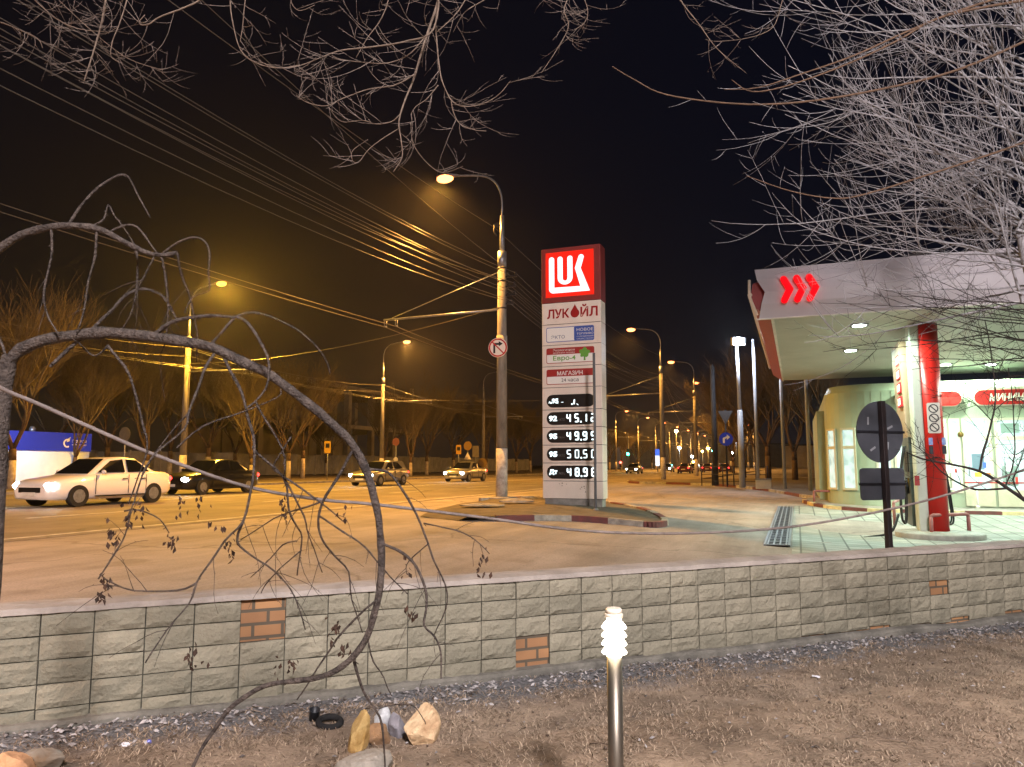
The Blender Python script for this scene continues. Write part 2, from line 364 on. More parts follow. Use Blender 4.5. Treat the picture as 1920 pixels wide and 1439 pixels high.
# dead leaves along the foot of the wall
g = MB(); rg = random.Random(8)
for i in range(3000):
    t_ = rg.uniform(-2, 11); n_ = -.03 - abs(rg.gauss(0, .27)) if i < 2300 else -rg.uniform(0, 4)
    p = WF(t_, n_, lawn_z(t_, n_) + rg.uniform(.004, .02)); a = rg.uniform(0, 2 * PI); Lb = rg.uniform(.008, .026) * (1 if i < 2300 else .8); w = Lb * rg.uniform(.35, .8)
    u_ = Vector((math.cos(a), math.sin(a), rg.uniform(-.5, .5))); q = Vector((-math.sin(a), math.cos(a), rg.uniform(-.5, .5)))
    g.add([p - u_ * Lb, p + q * w, p + u_ * Lb, p - q * w, p + Vector((0, 0, Lb * .5))], [(0, 1, 4), (1, 2, 4), (2, 3, 4), (3, 0, 4)])
struct(g, 'leaf_litter', mat('leaf_litter', C(62, 54, 48), C(176, 172, 170), 2, .9, island=2), 'stuff')

# road sheet, markings
def strip(s0, s1, l0, l1, z, n=1):
    g = MB(); v = []
    for i in range(n + 1):
        s = s0 + (s1 - s0) * i / n; v += [R(s, l0, z), R(s, l1, z)]
    return g.add(v, [(2 * i, 2 * i + 1, 2 * i + 3, 2 * i + 2) for i in range(n)])
ROADF = Matrix.Rotation(-A, 4, 'Z')
M_ROAD = paving('road_asphalt', C(136, 124, 110), C(100, 92, 82), (.6, .58, .55, 1), .4, ((0, 0, 0), (.65, 16, 1)), .2)
g = MB(); g.box(-29.6, -11.6, -80, 1200, .0, .008); o = struct(g, 'road', M_ROAD); o.rotation_euler = (0, 0, -A)
M_LINE = mat('worn_road_paint', C(196, 190, 178), C(120, 112, 102), 3, .7, detail=9)
g = MB()
g.box(-12.05, -11.9, -60, 42, .008, .012)
g.box(-20.75, -20.6, -60, 300, .008, .012); g.box(-20.4, -20.25, -60, 300, .008, .012)
for s in range(-60, 260, 8):
    for l in (-16.2, -24.9): g.box(l - .07, l + .07, s, s + 3, .008, .012)
for l in [-28.6 + .95 * i for i in range(17)]: g.box(l - .25, l + .25, 86, 90, .008, .012)
o = struct(g, 'road_marking', M_LINE); o.rotation_euler = (0, 0, -A)
# far side: kerb, pavement, verge
g = MB(); g.box(-29.75, -29.6, -80, 600, -.01, .13); o = struct(g, 'far_kerb', M_CONC); o.rotation_euler = (0, 0, -A)
g = MB(); g.box(-31.5, -29.75, -80, 600, -.01, .11); o = struct(g, 'far_pavement', mat('far_paving', C(128, 116, 100), C(96, 88, 76), 1.4, .9, .2)); o.rotation_euler = (0, 0, -A)
g = MB(); g.box(-300, -31.5, -120, 1000, -.01, .09); o = struct(g, 'far_verge', M_SPOIL); o.rotation_euler = (0, 0, -A)

# painted kerbs
M_KW = mat('kerb_white', C(178, 168, 152), C(120, 112, 102), 4, .8, .2)
M_KR = mat('kerb_red', C(112, 60, 56), C(88, 58, 54), 4, .8, .2)
def kerb(name, pts, zf, w=.16, h=.15, seg=1.6, mats=(M_KW, M_KR), closed=False, first=0):
    P = crspline([(p[0], p[1], 0) for p in pts], 8); g = MB(); acc = 0; k = first
    if closed: P = P
    for i in range(len(P) - 1):
        a, b_ = P[i], P[i + 1]; d = (b_ - a); ln_ = d.length
        if ln_ < 1e-4: continue
        q = Vector((-d.y, d.x, 0)).normalized() * w * .5
        za, zb = zf(*SL(a)), zf(*SL(b_))
        v = [a - q + Vector((0, 0, za - .05)), a + q + Vector((0, 0, za - .05)), b_ + q + Vector((0, 0, zb - .05)), b_ - q + Vector((0, 0, zb - .05)),
             a - q * .85 + Vector((0, 0, za + h)), a + q * .85 + Vector((0, 0, za + h)), b_ + q * .85 + Vector((0, 0, zb + h)), b_ - q * .85 + Vector((0, 0, zb + h))]
        g.add(v, [(4, 5, 6, 7), (0, 4, 7, 3), (1, 2, 6, 5), (0, 1, 5, 4), (2, 3, 7, 6)], k % len(mats))
        acc += ln_
        if acc > seg: acc = 0; k += 1
    return struct(g, name, list(mats))
# island of the price sign
isl = [gr(788, 962, .1), gr(860, 968, .1), gr(930, 970, .08), gr(1010, 970, .05), gr(1090, 973, .0), gr(1170, 980, -.06), gr(1225, 985, -.1), gr(1246, 979, -.12), gr(1205, 962, -.1), gr(1140, 948, -.02), gr(1080, 938, .05), gr(1000, 932, .1), gr(900, 935, .1), gr(820, 948, .1), gr(788, 962, .1)]
kerb('island_kerb', isl[2:13], zg, .17, .12, .8, first=1)
P = crspline([(p.x, p.y, 0) for p in isl], 4)[:-1]
g = MB(); cx = sum(p.x for p in P) / len(P); cy = sum(p.y for p in P) / len(P); K = len(P); v = []
for q in range(6):
    f_ = 1 - q / 6
    for p in P:
        x, y = cx + (p.x - cx) * f_, cy + (p.y - cy) * f_; v.append((x, y, zg(*SL(Vector((x, y, 0)))) + .085 * (1 if f_ < .99 or x > -1.0 else .1) + .03 * (1 - f_) + .03 * noise.noise((x * 2, y * 2, 5))))
v.append((cx, cy, zg(*SL(Vector((cx, cy, 0)))) + .17))
fs = [(q * K + i, q * K + (i + 1) % K, (q + 1) * K + (i + 1) % K, (q + 1) * K + i) for q in range(5) for i in range(K)] + [(5 * K + i, 5 * K + (i + 1) % K, 6 * K) for i in range(K)]
struct(g.add(v, fs, 0, True), 'island_soil', M_SPOIL)
# kerb and verge at the far end of the forecourt
far = [R(56, -11.3), R(51, -10.9), R(48, -9.6), R(47.2, -8), R(46.2, -6.4), R(44.6, -4.6), R(41.6, -2.6), R(37.5, -.9), R(33.5, .35), R(31.6, 1.0)]
kerb('forecourt_kerb', far, zg, .16, .14, 1.9)
g = MB(); P = crspline(far, 6)
v = []
for p in P:
    s, l = SL(p); v += [(p.x, p.y, zg(s, l) + .12), tuple(R(s + 12, l + 14, .12)), tuple(R(s + 80, l + 50, .1))]
g.add(v, [(3 * i + k, 3 * i + 1 + k, 3 * i + 4 + k, 3 * i + 3 + k) for i in range(len(P) - 1) for k in (0, 1)], 0, True)
struct(g, 'near_verge', mat('verge_dirt', C(84, 74, 62), C(112, 100, 84), 1.2, .95, .4))
g = MB(); g.box(-11.4, -7.2, 57, 600, -.01, .125); o = struct(g, 'near_pavement', mat('near_paving', C(136, 122, 104), C(104, 94, 82), 1.2, .9, .2)); o.rotation_euler = (0, 0, -A)
# block paving under the canopy with the drain along its edge
M_PAVE = brickmat('block_paving', C(150, 150, 142), C(128, 130, 122), C(86, 86, 80), .42, .42, .02, False, offset=0, bump=.3)
g = MB(); v = []; K = 24
for i in range(K + 1):
    for j in range(K + 1):
        l = -.15 + 16 * (i / K); s = 13.8 + 13.6 * j / K; v.append((l, s, zg(s, l) + .02))
g.add(v, [(i * (K + 1) + j, (i + 1) * (K + 1) + j, (i + 1) * (K + 1) + j + 1, i * (K + 1) + j + 1) for i in range(K) for j in range(K)], 0, True)
o = struct(g, 'block_paving', M_PAVE); o.rotation_euler = (0, 0, -A)

# ------------------------------------------------------------------ retaining wall
def face_t(px, py):
    d = ray(px, py); k = (Vector((WL.x, WL.y, -EYE * 0)) - Vector((0, 0, 0))).dot(wn) / d.dot(wn); p = Vector((0, 0, EYE)) + d * k
    return (Vector((p.x, p.y, 0)) - Vector((WL.x, WL.y, 0))).dot(wd)
wall = thing('retaining_wall', 'low retaining wall faced with grey-green rock-face tiles, some missing over brick', 'wall', (WL.x, WL.y, 0), WROT)
TW, TH_ = .298, .148; T0 = face_t(452, 1140) - 18 * TW; T1 = T0 + 64 * TW
g = MB(); g.box(T0, T1, 0, .17, -.75, .27); g.build('brick_core', brickmat('orange_brick', C(164, 122, 82), C(140, 102, 70), C(86, 76, 62), .2, .092, .012, True), wall)
holes = {}
def tile_index(px, py):                    # which tile of the face a pixel of the photograph meets
    d = ray(px, py); o_ = Vector((0, 0, EYE)); nn = wn
    k = (Vector((WL.x, WL.y, 0)) - o_).dot(nn) / d.dot(nn); p = o_ + d * k
    t_ = (p - Vector((WL.x, WL.y, 0))).dot(wd); return math.floor((t_ - T0) / TW), int((.27 - p.z) // TH_)
HOLE = {tile_index(492, 1137), tile_index(492, 1175), tile_index(990, 1205), tile_index(990, 1240), tile_index(1758, 1105)}
g = MB(); rg = random.Random(3)
for i in range(int((T1 - T0) / TW)):
    for j in range(5):
        if (i, j) in HOLE: continue
        zt_ = .27 - j * TH_; zb = zt_ - TH_ + .008; x0 = T0 + i * TW + .004; x1 = x0 + TW - .008
        if j == 4 and rg.random() < .05: continue
        if j == 4 and rg.random() < .7: zb += .055 * rg.random()
        tl = rg.uniform(-.006, .006); pr = rg.uniform(.026, .036); NX, NZ = 7, 4; v = []
        for b_ in range(NZ + 1):
            for a_ in range(NX + 1):
                fx, fz = a_ / NX, b_ / NZ; x = x0 + (x1 - x0) * fx; z = zb + (zt_ - zb) * fz + tl * (fx - .5)
                ed = min(fx, 1 - fx) < .01 or min(fz, 1 - fz) < .01
                d = pr - .012 if ed else pr + .016 * noise.noise((x * 9, z * 14, i * 3.1 + j)) + .006 * noise.noise((x * 23, z * 30, 2))
                v.append((x, -d, z))
        g.box(x0 - .004, x1 + .004, -.009, .0015, zb - .004, zt_ + .004, 1)
        o_ = len(v)
        fs = [(b_ * (NX + 1) + a_, b_ * (NX + 1) + a_ + 1, (b_ + 1) * (NX + 1) + a_ + 1, (b_ + 1) * (NX + 1) + a_) for b_ in range(NZ) for a_ in range(NX)]
        v += [(x0, .002, zb), (x1, .002, zb), (x1, .002, zt_), (x0, .002, zt_)]
        c_ = [0, NX, (NZ + 1) * (NX + 1) - 1, NZ * (NX + 1)]
        edges = [list(range(0, NX + 1)), [k * (NX + 1) + NX for k in range(NZ + 1)], list(range(NZ * (NX + 1), (NZ + 1) * (NX + 1)))[::-1], [k * (NX + 1) for k in range(NZ + 1)][::-1]]
        for k in range(4): fs.append([o_ + k, o_ + (k + 1) % 4] + edges[k][::-1])
        g.add(v, fs, 0, False)
g.build('tile_facing', [mat('rock_face_tile', C(121, 117, 101), C(146, 140, 121), 2.6, .9, .6, detail=9, bscale=38, island=.25), mat('dark_mortar', C(70, 68, 58), C(52, 50, 44), 9, .95, .4)], wall)
g = MB(); xs = [T0 + .12 * i for i in range(int((T1 - T0) / .12) + 1)]; v = []
for x in xs:
    k = noise.noise((x * 3, 0, 7)) * .012; k2 = noise.noise((x * 5, 4, 7)) * .008
    v += [(x, -.042 + k, .268 + k2 * .3), (x, -.036 + k, .305 + k2), (x, .05, .318 + k2), (x, .12, .322 + k), (x, .19, .318 + k2), (x, .2, .2)]
g.add(v, [(6 * i + k, 6 * i + 6 + k, 6 * i + 7 + k, 6 * i + 1 + k) for i in range(len(xs) - 1) for k in range(5)], 0, False)
g.build('coping', mat('mortar_coping', C(172, 162, 152), C(136, 128, 120), 3, .95, .5, detail=8, bscale=20), wall)
g = MB(); v = []
for x in xs:
    k = noise.noise((x * 1.6, 1, 3)) * .03; h = -.385 - .010 * x + noise.noise((x * 1.1, 5, 3)) * .035
    v += [(x, -.085 + k, -.9), (x, -.08 + k, h - .02), (x, -.06 + k, h), (x, -.0, h + .012)]
g.add(v, [(4 * i + k, 4 * i + 4 + k, 4 * i + 5 + k, 4 * i + 1 + k) for i in range(len(xs) - 1) for k in range(3)], 0, False)
g.build('footing', mat('rough_footing', C(128, 124, 114), C(84, 82, 76), 4, .95, .6, detail=8, bscale=25), wall)

# ------------------------------------------------------------------ bollard lamp
bp_ = at(1158, 1650, 3.15)
bol = thing('bollard_lamp', 'lit steel bollard lamp with stacked louvre rings on the dry lawn', 'lamp', (bp_.x, bp_.y, -.52))
M_STEEL = mat('brushed_steel', C(128, 120, 108), C(100, 94, 84), 3, .42, metal=.85, stretch=(1, 1, .2))
g = MB(); g.lathe([(.031, 0), (.031, .945)], 24); g.lathe([(.06, 0), (.06, .012), (.033, .02)], 24); g.build('post', M_STEEL, bol)
g = MB(); g.lathe([(.029, .945), (.029, 1.115)], 20); bt = g.build('lamp_tube', emit('bollard_glow', (1, .93, .8), 9), bol)
M_LOUV = emit('lit_louvre', (1, .9, .74), 1.3)
for k in range(4):
    g = MB(); z = .957 + k * .033
    g.lathe([(.050, z), (.052, z + .003), (.046, z + .012), (.036, z + .024), (.0345, z + .024), (.044, z + .009), (.049, z)], 28)
    g.build('louvre_ring', M_LOUV, bol)
g = MB(); g.lathe([(.037, 1.098), (.038, 1.112), (.034, 1.116)], 24); g.lathe([(.034, 1.116), (.034, 1.13), (.028, 1.136)], 24); g.build('cap', mat('cap_lit_cream', C(226, 216, 198), None, rough=.4), bol)  # cream colour stands in for lamplight on the steel cap
lamp('POINT', 'bulb', bol, (0, 0, 1.04), P_BOLLARD, (1, .86, .66), .05)
# flood lamp of the building behind the photographer: the white light on wall, twigs and canopy front
fl = thing('flood_lamp', 'white flood lamp on a tall mast behind the photographer', 'lamp', (2.6, -9.5, -.4), 0)
g = MB(); g.tube([(0, 0, 0), (0, 0, 10)], [.09, .05], 10); g.build('mast', M_GALV, fl)
g = MB(); g.rbox(-.35, .35, -.12, .12, 9.9, 10.25, .05); g.build('housing', M_GREY, fl)
g = MB(); g.box(-.3, .3, .122, .128, 9.94, 10.2); g.build('lens', emit('flood_lens', (1, .96, .92), 40), fl)
lamp('SPOT', 'floodlight', fl, (0, .3, 10.05), P_FLOOD, (1, .91, .93), .9, 120, .7, (math.radians(64), 0, 0))

# ------------------------------------------------------------------ stones and litter
def rock(name, label, px, py, D_, sx_, sy_, sz_, m, seed, rot=0, tilt=0, sharp=.35):
    rg = random.Random(seed); p = at(px, py, D_)
    t_ = (p - Vector((WL.x, WL.y, 0))).dot(wd); n_ = (Vector((p.x, p.y, 0)) - Vector((WL.x, WL.y, 0))).dot(wn)
    z = lawn_z(t_, n_); g = MB(); N1, N2 = 44, 28
    planes = [(Vector((rg.gauss(0, 1), rg.gauss(0, 1), rg.gauss(0, .8))).normalized(), rg.uniform(.55, .85)) for _ in range(12)]
    v = []
    for i in range(N2 + 1):
        th = PI * i / N2
        for k in range(N1):
            a = 2 * PI * k / N1; d = Vector((math.sin(th) * math.cos(a), math.sin(th) * math.sin(a), math.cos(th))); r = 1.0
            for pn, pd in planes:
                c = d.dot(pn)
                if c > .05: r = min(r, pd / c)
            r *= 1 + .035 * noise.noise(d * 5 + Vector((seed, 0, 0))); v.append((d.x * r * sx_, d.y * r * sy_, d.z * r * sz_))
    fs = [(i * N1 + k, i * N1 + (k + 1) % N1, (i + 1) * N1 + (k + 1) % N1, (i + 1) * N1 + k) for i in range(N2) for k in range(N1)]
    o = g.add(v, fs).build(name, m); o.location = (p.x, p.y, z + sz_ * .5); o.rotation_euler = (tilt, 0, rot); o['label'] = label; o['category'] = 'rock'; return o
M_R1 = mat('sandstone', C(226, 200, 160), C(176, 140, 104), 9, .85, .5, bscale=30, detail=8)
M_R2 = mat('ochre_stone', C(214, 184, 124), C(166, 126, 66), 9, .85, .5, bscale=30)
M_R3 = mat('pale_stone', C(168, 158, 144), C(132, 126, 116), 7, .85, .5, bscale=30)
M_R4 = mat('white_stone', C(206, 208, 208), C(160, 162, 164), 9, .85, .5, bscale=30)
rock('rock', 'big sandy block-shaped rock at the right end of the rock pile', 788, 1345, 4.62, .125, .12, .15, M_R1, 4, .2)
rock('rock', 'yellow ochre rock standing on edge at the left of the pile', 674, 1360, 4.5, .08, .075, .15, M_R2, 9, .7, .15)
rock('rock', 'brown and tan rock wedged in the middle of the rock pile', 712, 1352, 4.6, .085, .08, .085, mat('brown_stone', C(160, 124, 88), C(112, 90, 70), 8, .85, .5), 14, 1.2)
rock('rock', 'small white rock at the back of the pile against the wall', 716, 1322, 4.78, .06, .06, .115, M_R4, 21, .4)
rock('rock', 'grey lilac rock behind the big sandy rock', 745, 1342, 4.72, .06, .06, .1, mat('lilac_stone', C(150, 146, 150), C(112, 110, 116), 8, .85, .5), 27, 1.9)
rock('rock', 'flat pale grey rock lying in front of the rock pile', 690, 1425, 4.15, .2, .13, .075, M_R3, 33, .45, .1)
rock('rock', 'orange tan rock in the bottom left corner of the lawn', 28, 1432, 4.05, .12, .1, .1, mat('tan_stone', C(206, 160, 118), C(170, 126, 92), 7, .85, .5), 38, .5)
rock('rock', 'grey slab rock beside the orange rock in the corner', 85, 1412, 4.2, .14, .1, .07, mat('slab_stone', C(150, 150, 142), C(140, 112, 80), 4, .85, .5), 45, -.3, .1)
def on_lawn(px, py, dz=0):
    p = gr(px, py, -.45)
    for _ in range(4):
        t_ = (p - Vector((WL.x, WL.y, 0))).dot(wd); n_ = (Vector((p.x, p.y, 0)) - Vector((WL.x, WL.y, 0))).dot(wn); p = gr(px, py, lawn_z(t_, n_))
    p.z += dz; return p
def scrap(px, py, size, label, m, seed, name='paper_scrap', cat='litter'):
    rg = random.Random(seed); g = MB(); v = []; K = 6
    for i in range(K):
        for j in range(K):
            x, y = (i / (K - 1) - .5) * size * 1.5, (j / (K - 1) - .5) * size
            if (i in (0, K - 1)) or (j in (0, K - 1)): x *= rg.uniform(.6, 1); y *= rg.uniform(.5, 1)
            v.append((x, y, .012 + abs(noise.noise((x * 60 + seed, y * 60, 1))) * size * .5))
    g.add(v, [(i * K + j, (i + 1) * K + j, (i + 1) * K + j + 1, i * K + j + 1) for i in range(K - 1) for j in range(K - 1)], 0, False)
    o = g.build(name, m); o.location = on_lawn(px, py); o.rotation_euler = (0, 0, rg.uniform(0, 3)); o['label'] = label; o['category'] = cat; return o
M_PAP = mat('paper', C(214, 212, 214), C(176, 174, 180), 20, .8)
scrap(112, 1376, .05, 'torn white paper scrap nearest the grey slab rock', M_PAP, 1)
scrap(137, 1382, .035, 'small grey paper scrap just right of the torn white one', M_PAP, 2)
scrap(233, 1402, .05, 'crumpled lilac white paper on the bare soil by the blue cap', M_PAP, 3)
scrap(186, 1366, .02, 'tiny white paper bit on the soil under the tile wall', M_PAP, 4)
scrap(1530, 1273, .045, 'white paper scrap alone on the lawn right of the lamp', M_PAP, 5)
scrap(1645, 1184, .07, 'pale plastic bag scrap at the foot of the wall far right', M_PAP, 6, 'plastic_scrap')
g = MB(); g.lathe([(.013, 0), (.014, .018), (.012, .02)], 14); g.lathe([(.009, .02), (.009, .04), (.006, .044)], 12)
o = g.build('bottle_cap', mat('blue_plastic', C(40, 50, 170), None, rough=.35)); o.location = on_lawn(279, 1394, .005); o.rotation_euler = (1.1, 0, .4); o['label'] = 'blue plastic bottle cap on the soil near the lilac paper'; o['category'] = 'bottle cap'
g = MB(); p = on_lawn(618, 1362, .025); K = 24
for i in range(1): 
    pts = [(.068 * math.cos(2 * PI * k / K), .068 * math.sin(2 * PI * k / K), 0) for k in range(K + 1)]; g.tube(pts, .02, 10, caps=False)
o = g.build('rubber_ring', M_RUB); o.location = p; o.rotation_euler = (.15, .1, 0); o['label'] = 'black rubber ring lying left of the rock pile'; o['category'] = 'rubber ring'
g = MB(); g.lathe([(.03, 0), (.034, .07), (.036, .075), (.032, .075), (.028, .01)], 18)
o = g.build('plastic_cup', mat('black_pot', C(34, 36, 40), None, rough=.35)); o.location = on_lawn(588, 1352, .005); o.rotation_euler = (.25, .15, 0); o['label'] = 'black plastic cup standing beside the rubber ring'; o['category'] = 'cup'

# ------------------------------------------------------------------ trees in the foreground (traced limbs at their own depths)
class Trace:
    def __init__(s): s.pl = []; s.mb = {}
    def near(s, px, py):
        best = None
        for q in s.pl:
            d = (q[0] - px) ** 2 + (q[1] - py) ** 2
            if best is None or d < best[0]: best = (d, q[2])
        return best[1]
    def limb(s, pts, r0, r1, part, D0=None, dD=0.0, n=6, sub=3, wob=.004):
        if D0 is None: D0 = s.near(*pts[0])
        K = len(pts); q = [(pts[i][0], pts[i][1], D0 + dD * i / (K - 1)) for i in range(K)]
        P = crspline([at(*a) for a in q], sub); N = len(P)
        P = [p + Vector((noise.noise(p * 9), noise.noise(p * 9 + Vector((5, 0, 0))), noise.noise(p * 9 + Vector((0, 7, 0))))) * wob for p in P]
        s.mb.setdefault(part, MB()).tube(P, [(r0 + (r1 - r0) * i / (N - 1)) * (1 + .16 * noise.noise(P[i] * 14) + (.14 if i % 7 == 3 else 0)) for i in range(N)], n)
        Q = crspline([(a[0], a[1], a[2]) for a in q], 4); s.pl += [tuple(a) for a in Q]; return P
def twigs(mb, P, rg, per, Lr, r, bend, depth=1, n=3, t0=.15, side=None, spur=0, steps=5):
    N = len(P)
    for k in range(per):
        i = min(N - 2, int((t0 + (1 - t0) * rg.random()) * (N - 1))); t = (P[i + 1] - P[i]).normalized()
        nrm = Vector((rg.gauss(0, 1), rg.gauss(0, .7), rg.gauss(0, 1))); nrm = (nrm - t * nrm.dot(t)).normalized()
        d = (t * rg.uniform(.4, 1.2) + nrm).normalized(); Lb = rg.uniform(*Lr); p = P[i].copy(); q = [p]
        bv = Vector((rg.gauss(0, .25), rg.gauss(0, .25), 0)) + bend
        for m in range(steps):
            d = (d + bv / steps + Vector((rg.gauss(0, .06), rg.gauss(0, .06), rg.gauss(0, .06)))).normalized(); p = p + d * (Lb / steps); q.append(p)
        mb.tube(q, [r, r * .45], n)
        if spur:
            for w in range(spur):
                j = rg.randrange(1, steps); e = q[j] + Vector((rg.gauss(0, 1), rg.gauss(0, 1), rg.gauss(0, 1))).normalized() * r * rg.uniform(3, 7)
                mb.tube([q[j], e], [r * .7, r * .4], 3)
        if depth > 1: twigs(mb, q, rg, max(2, int(per * .35)), (Lr[0] * .35, Lr[1] * .4), r * .7, bend, depth - 1, n, .2, side, spur, 4)

lt_ = thing('weeping_tree', 'small weeping tree arching over the wall with long bare drooping branches', 'tree', tuple(WF(.15, -.4, -.5)))
lt_.location = (0, 0, 0)
T = Trace()
D0 = 2.9
T.limb([(-85, 1560), (-40, 1300), (-20, 1100), (-8, 920), (0, 800), (14, 690), (20, 670)], .045, .027, 'trunk', D0, 0, 10)
T.limb([(-6, 900), (-60, 700), (-70, 560), (-30, 490), (0, 466), (40, 441), (85, 427), (130, 424), (170, 427), (205, 438), (240, 458), (270, 473), (300, 478), (332, 475)], .02, .0075, 'branch', D0, -.1, 8)
AP = [(15, 685), (40, 655), (100, 634), (170, 626), (230, 626), (290, 632), (340, 640), (400, 652), (460, 681), (510, 706), (560, 742), (620, 792), (660, 834), (690, 890), (706, 950), (714, 1020), (714, 1080), (706, 1140), (690, 1190), (665, 1230), (630, 1257), (590, 1273), (555, 1277), (510, 1282), (470, 1300), (430, 1330), (400, 1370), (375, 1410), (350, 1470)]
T.limb(AP, .0235, .0055, 'branch', D0, -.15, 9)
SB = [([(130, 424), (150, 390), (180, 355), (215, 333), (235, 330), (246, 342), (260, 370), (280, 407)], .006, .003, .1), ([(172, 426), (195, 411), (203, 384), (215, 405), (229, 422), (254, 462), (252, 478)], .004, .002, .05),
 ([(205, 436), (230, 424), (250, 423), (266, 436), (285, 462), (298, 478)], .005, .003, 0), ([(300, 478), (335, 455), (365, 446), (385, 452), (394, 475), (390, 510), (393, 540), (385, 548), (360, 560), (348, 590)], .0045, .002, -.2),
 ([(96, 430), (98, 470), (90, 510), (83, 550), (88, 590), (105, 620), (114, 630)], .005, .003, -.02), ([(182, 432), (178, 480), (165, 530), (158, 580), (150, 610), (143, 624)], .005, .0025, .02),
 ([(257, 470), (256, 530), (250, 570), (240, 600), (228, 620)], .0045, .0025, .1), ([(290, 478), (272, 515), (258, 545), (250, 570)], .004, .003, .05), ([(303, 480), (312, 530), (315, 590), (312, 640), (300, 668)], .0045, .002, .15),
 ([(333, 477), (338, 510), (355, 560), (368, 620), (370, 680)], .0045, .002, .2), ([(95, 688), (130, 652), (170, 620), (205, 588), (228, 560), (250, 546), (275, 542), (300, 552), (320, 575), (333, 600)], .007, .005, .1),
 ([(285, 632), (310, 611), (335, 599), (380, 593), (420, 594), (455, 598), (480, 626), (500, 665), (503, 700), (495, 732), (480, 752), (462, 768)], .0085, .003, -.25), ([(400, 644), (420, 622), (440, 596), (465, 586), (500, 592), (530, 604), (562, 621), (595, 650), (612, 680), (618, 702)], .006, .0025, .3),
 ([(200, 648), (235, 690), (255, 740), (265, 790), (275, 830), (268, 870), (255, 905), (240, 945)], .0055, .0025, .1), ([(405, 662), (385, 690), (370, 730), (355, 775), (345, 805), (300, 842), (275, 872), (262, 905)], .006, .0025, -.2),
 ([(422, 672), (440, 710), (458, 750), (467, 790), (477, 828), (478, 867), (470, 924), (457, 977), (422, 1016), (391, 1060), (369, 1095), (356, 1134), (312, 1182), (273, 1243)], .0065, .0022, -.3),
 ([(457, 977), (446, 1016), (470, 1042), (514, 1073), (544, 1104), (562, 1147), (573, 1182)], .0045, .0022, .15), ([(369, 1095), (330, 1108), (251, 1108), (207, 1090), (190, 1077)], .004, .002, .1), ([(185, 1085), (207, 1050), (230, 1015), (240, 985), (246, 955)], .003, .0025, .1),
 ([(680, 872), (693, 880), (728, 885), (754, 920), (780, 964), (802, 1016), (815, 1051), (837, 1099), (835, 1143), (815, 1191)], .0058, .0022, .25), ([(794, 981), (855, 994), (890, 1012), (916, 1038)], .0032, .002, .05), ([(803, 1020), (780, 1040), (763, 1060), (762, 1075)], .0026, .0015, .1),
 ([(716, 1021), (754, 1038), (780, 1064), (798, 1104), (800, 1143), (796, 1174), (815, 1196), (826, 1226), (828, 1274)], .0055, .0025, -.2),
 ([(660, 846), (632, 898), (605, 942), (597, 977), (605, 1016), (627, 1042), (654, 1073), (660, 1126), (680, 1187)], .0058, .0022, .2),
 ([(476, 838), (483, 850), (531, 894), (542, 955), (555, 985), (566, 1007), (562, 1045), (557, 1080)], .0055, .0025, .3), ([(531, 894), (570, 968), (579, 1007), (605, 1073)], .0042, .002, .15), ([(531, 894), (590, 935), (645, 977)], .0045, .002, -.15),
 ([(601, 942), (560, 955), (514, 972), (452, 1012)], .004, .002, .15), ([(597, 968), (645, 999), (684, 1025), (706, 1051), (732, 1082), (763, 1114)], .004, .002, -.1), ([(566, 1030), (505, 1086), (490, 1112)], .003, .0016, .1), ([(556, 1014), (530, 1022), (509, 1047), (470, 1082)], .003, .0016, .12),
 ([(702, 1130), (645, 1182), (606, 1235), (575, 1287), (557, 1314)], .0045, .0022, .15), ([(665, 1235), (667, 1252), (680, 1296), (711, 1344), (719, 1392), (722, 1450)], .0062, .003, .2), ([(690, 1200), (700, 1240), (720, 1270), (735, 1305)], .003, .0018, .1),
 ([(711, 1330), (740, 1322), (775, 1325), (795, 1350), (797, 1358)], .0022, .0015, .1), ([(232, 960), (262, 958), (300, 975), (318, 1000)], .0035, .002, .05), ([(545, 820), (520, 860), (512, 880), (530, 893)], .003, .002, .1), ([(480, 752), (500, 790), (528, 840), (532, 890)], .0038, .003, .1),
 ([(330, 840), (380, 800), (440, 780), (520, 745), (525, 728)], .004, .002, .1), ([(200, 650), (180, 666), (160, 655), (145, 640)], .004, .002, .1), ([(262, 905), (250, 940), (235, 975)], .003, .002, 0), ([(355, 775), (330, 800), (290, 850), (268, 890)], .0035, .002, .1), ([(15, 680), (5, 650), (-8, 620)], .006, .004, 0)]
for pts, r0, r1, dD in SB:
    P = T.limb(pts, r0, r1, 'branch', None, dD, 6, 3, .006)
rg = random.Random(4)
for pts, r0, r1, dD in SB[15:31] + SB[4:10]:
    P = crspline([at(a[0], a[1], T.near(*a)) for a in pts], 3); twigs(T.mb['branch'], P, rg, 4, (.05, .26), .0016, Vector((rg.gauss(0, .4), 0, -.7)), 1, 3, .25, None, 1, 6)
for i in range(150):                        # short bud stubs
    q = rg.choice(T.pl[200:]); p = at(q[0], q[1], q[2]); T.mb['branch'].tube([p, p + Vector((rg.uniform(-1, 1), rg.uniform(-.5, .5), rg.uniform(-1, .4))) * .014], [.002, .001], 4)
g = MB()
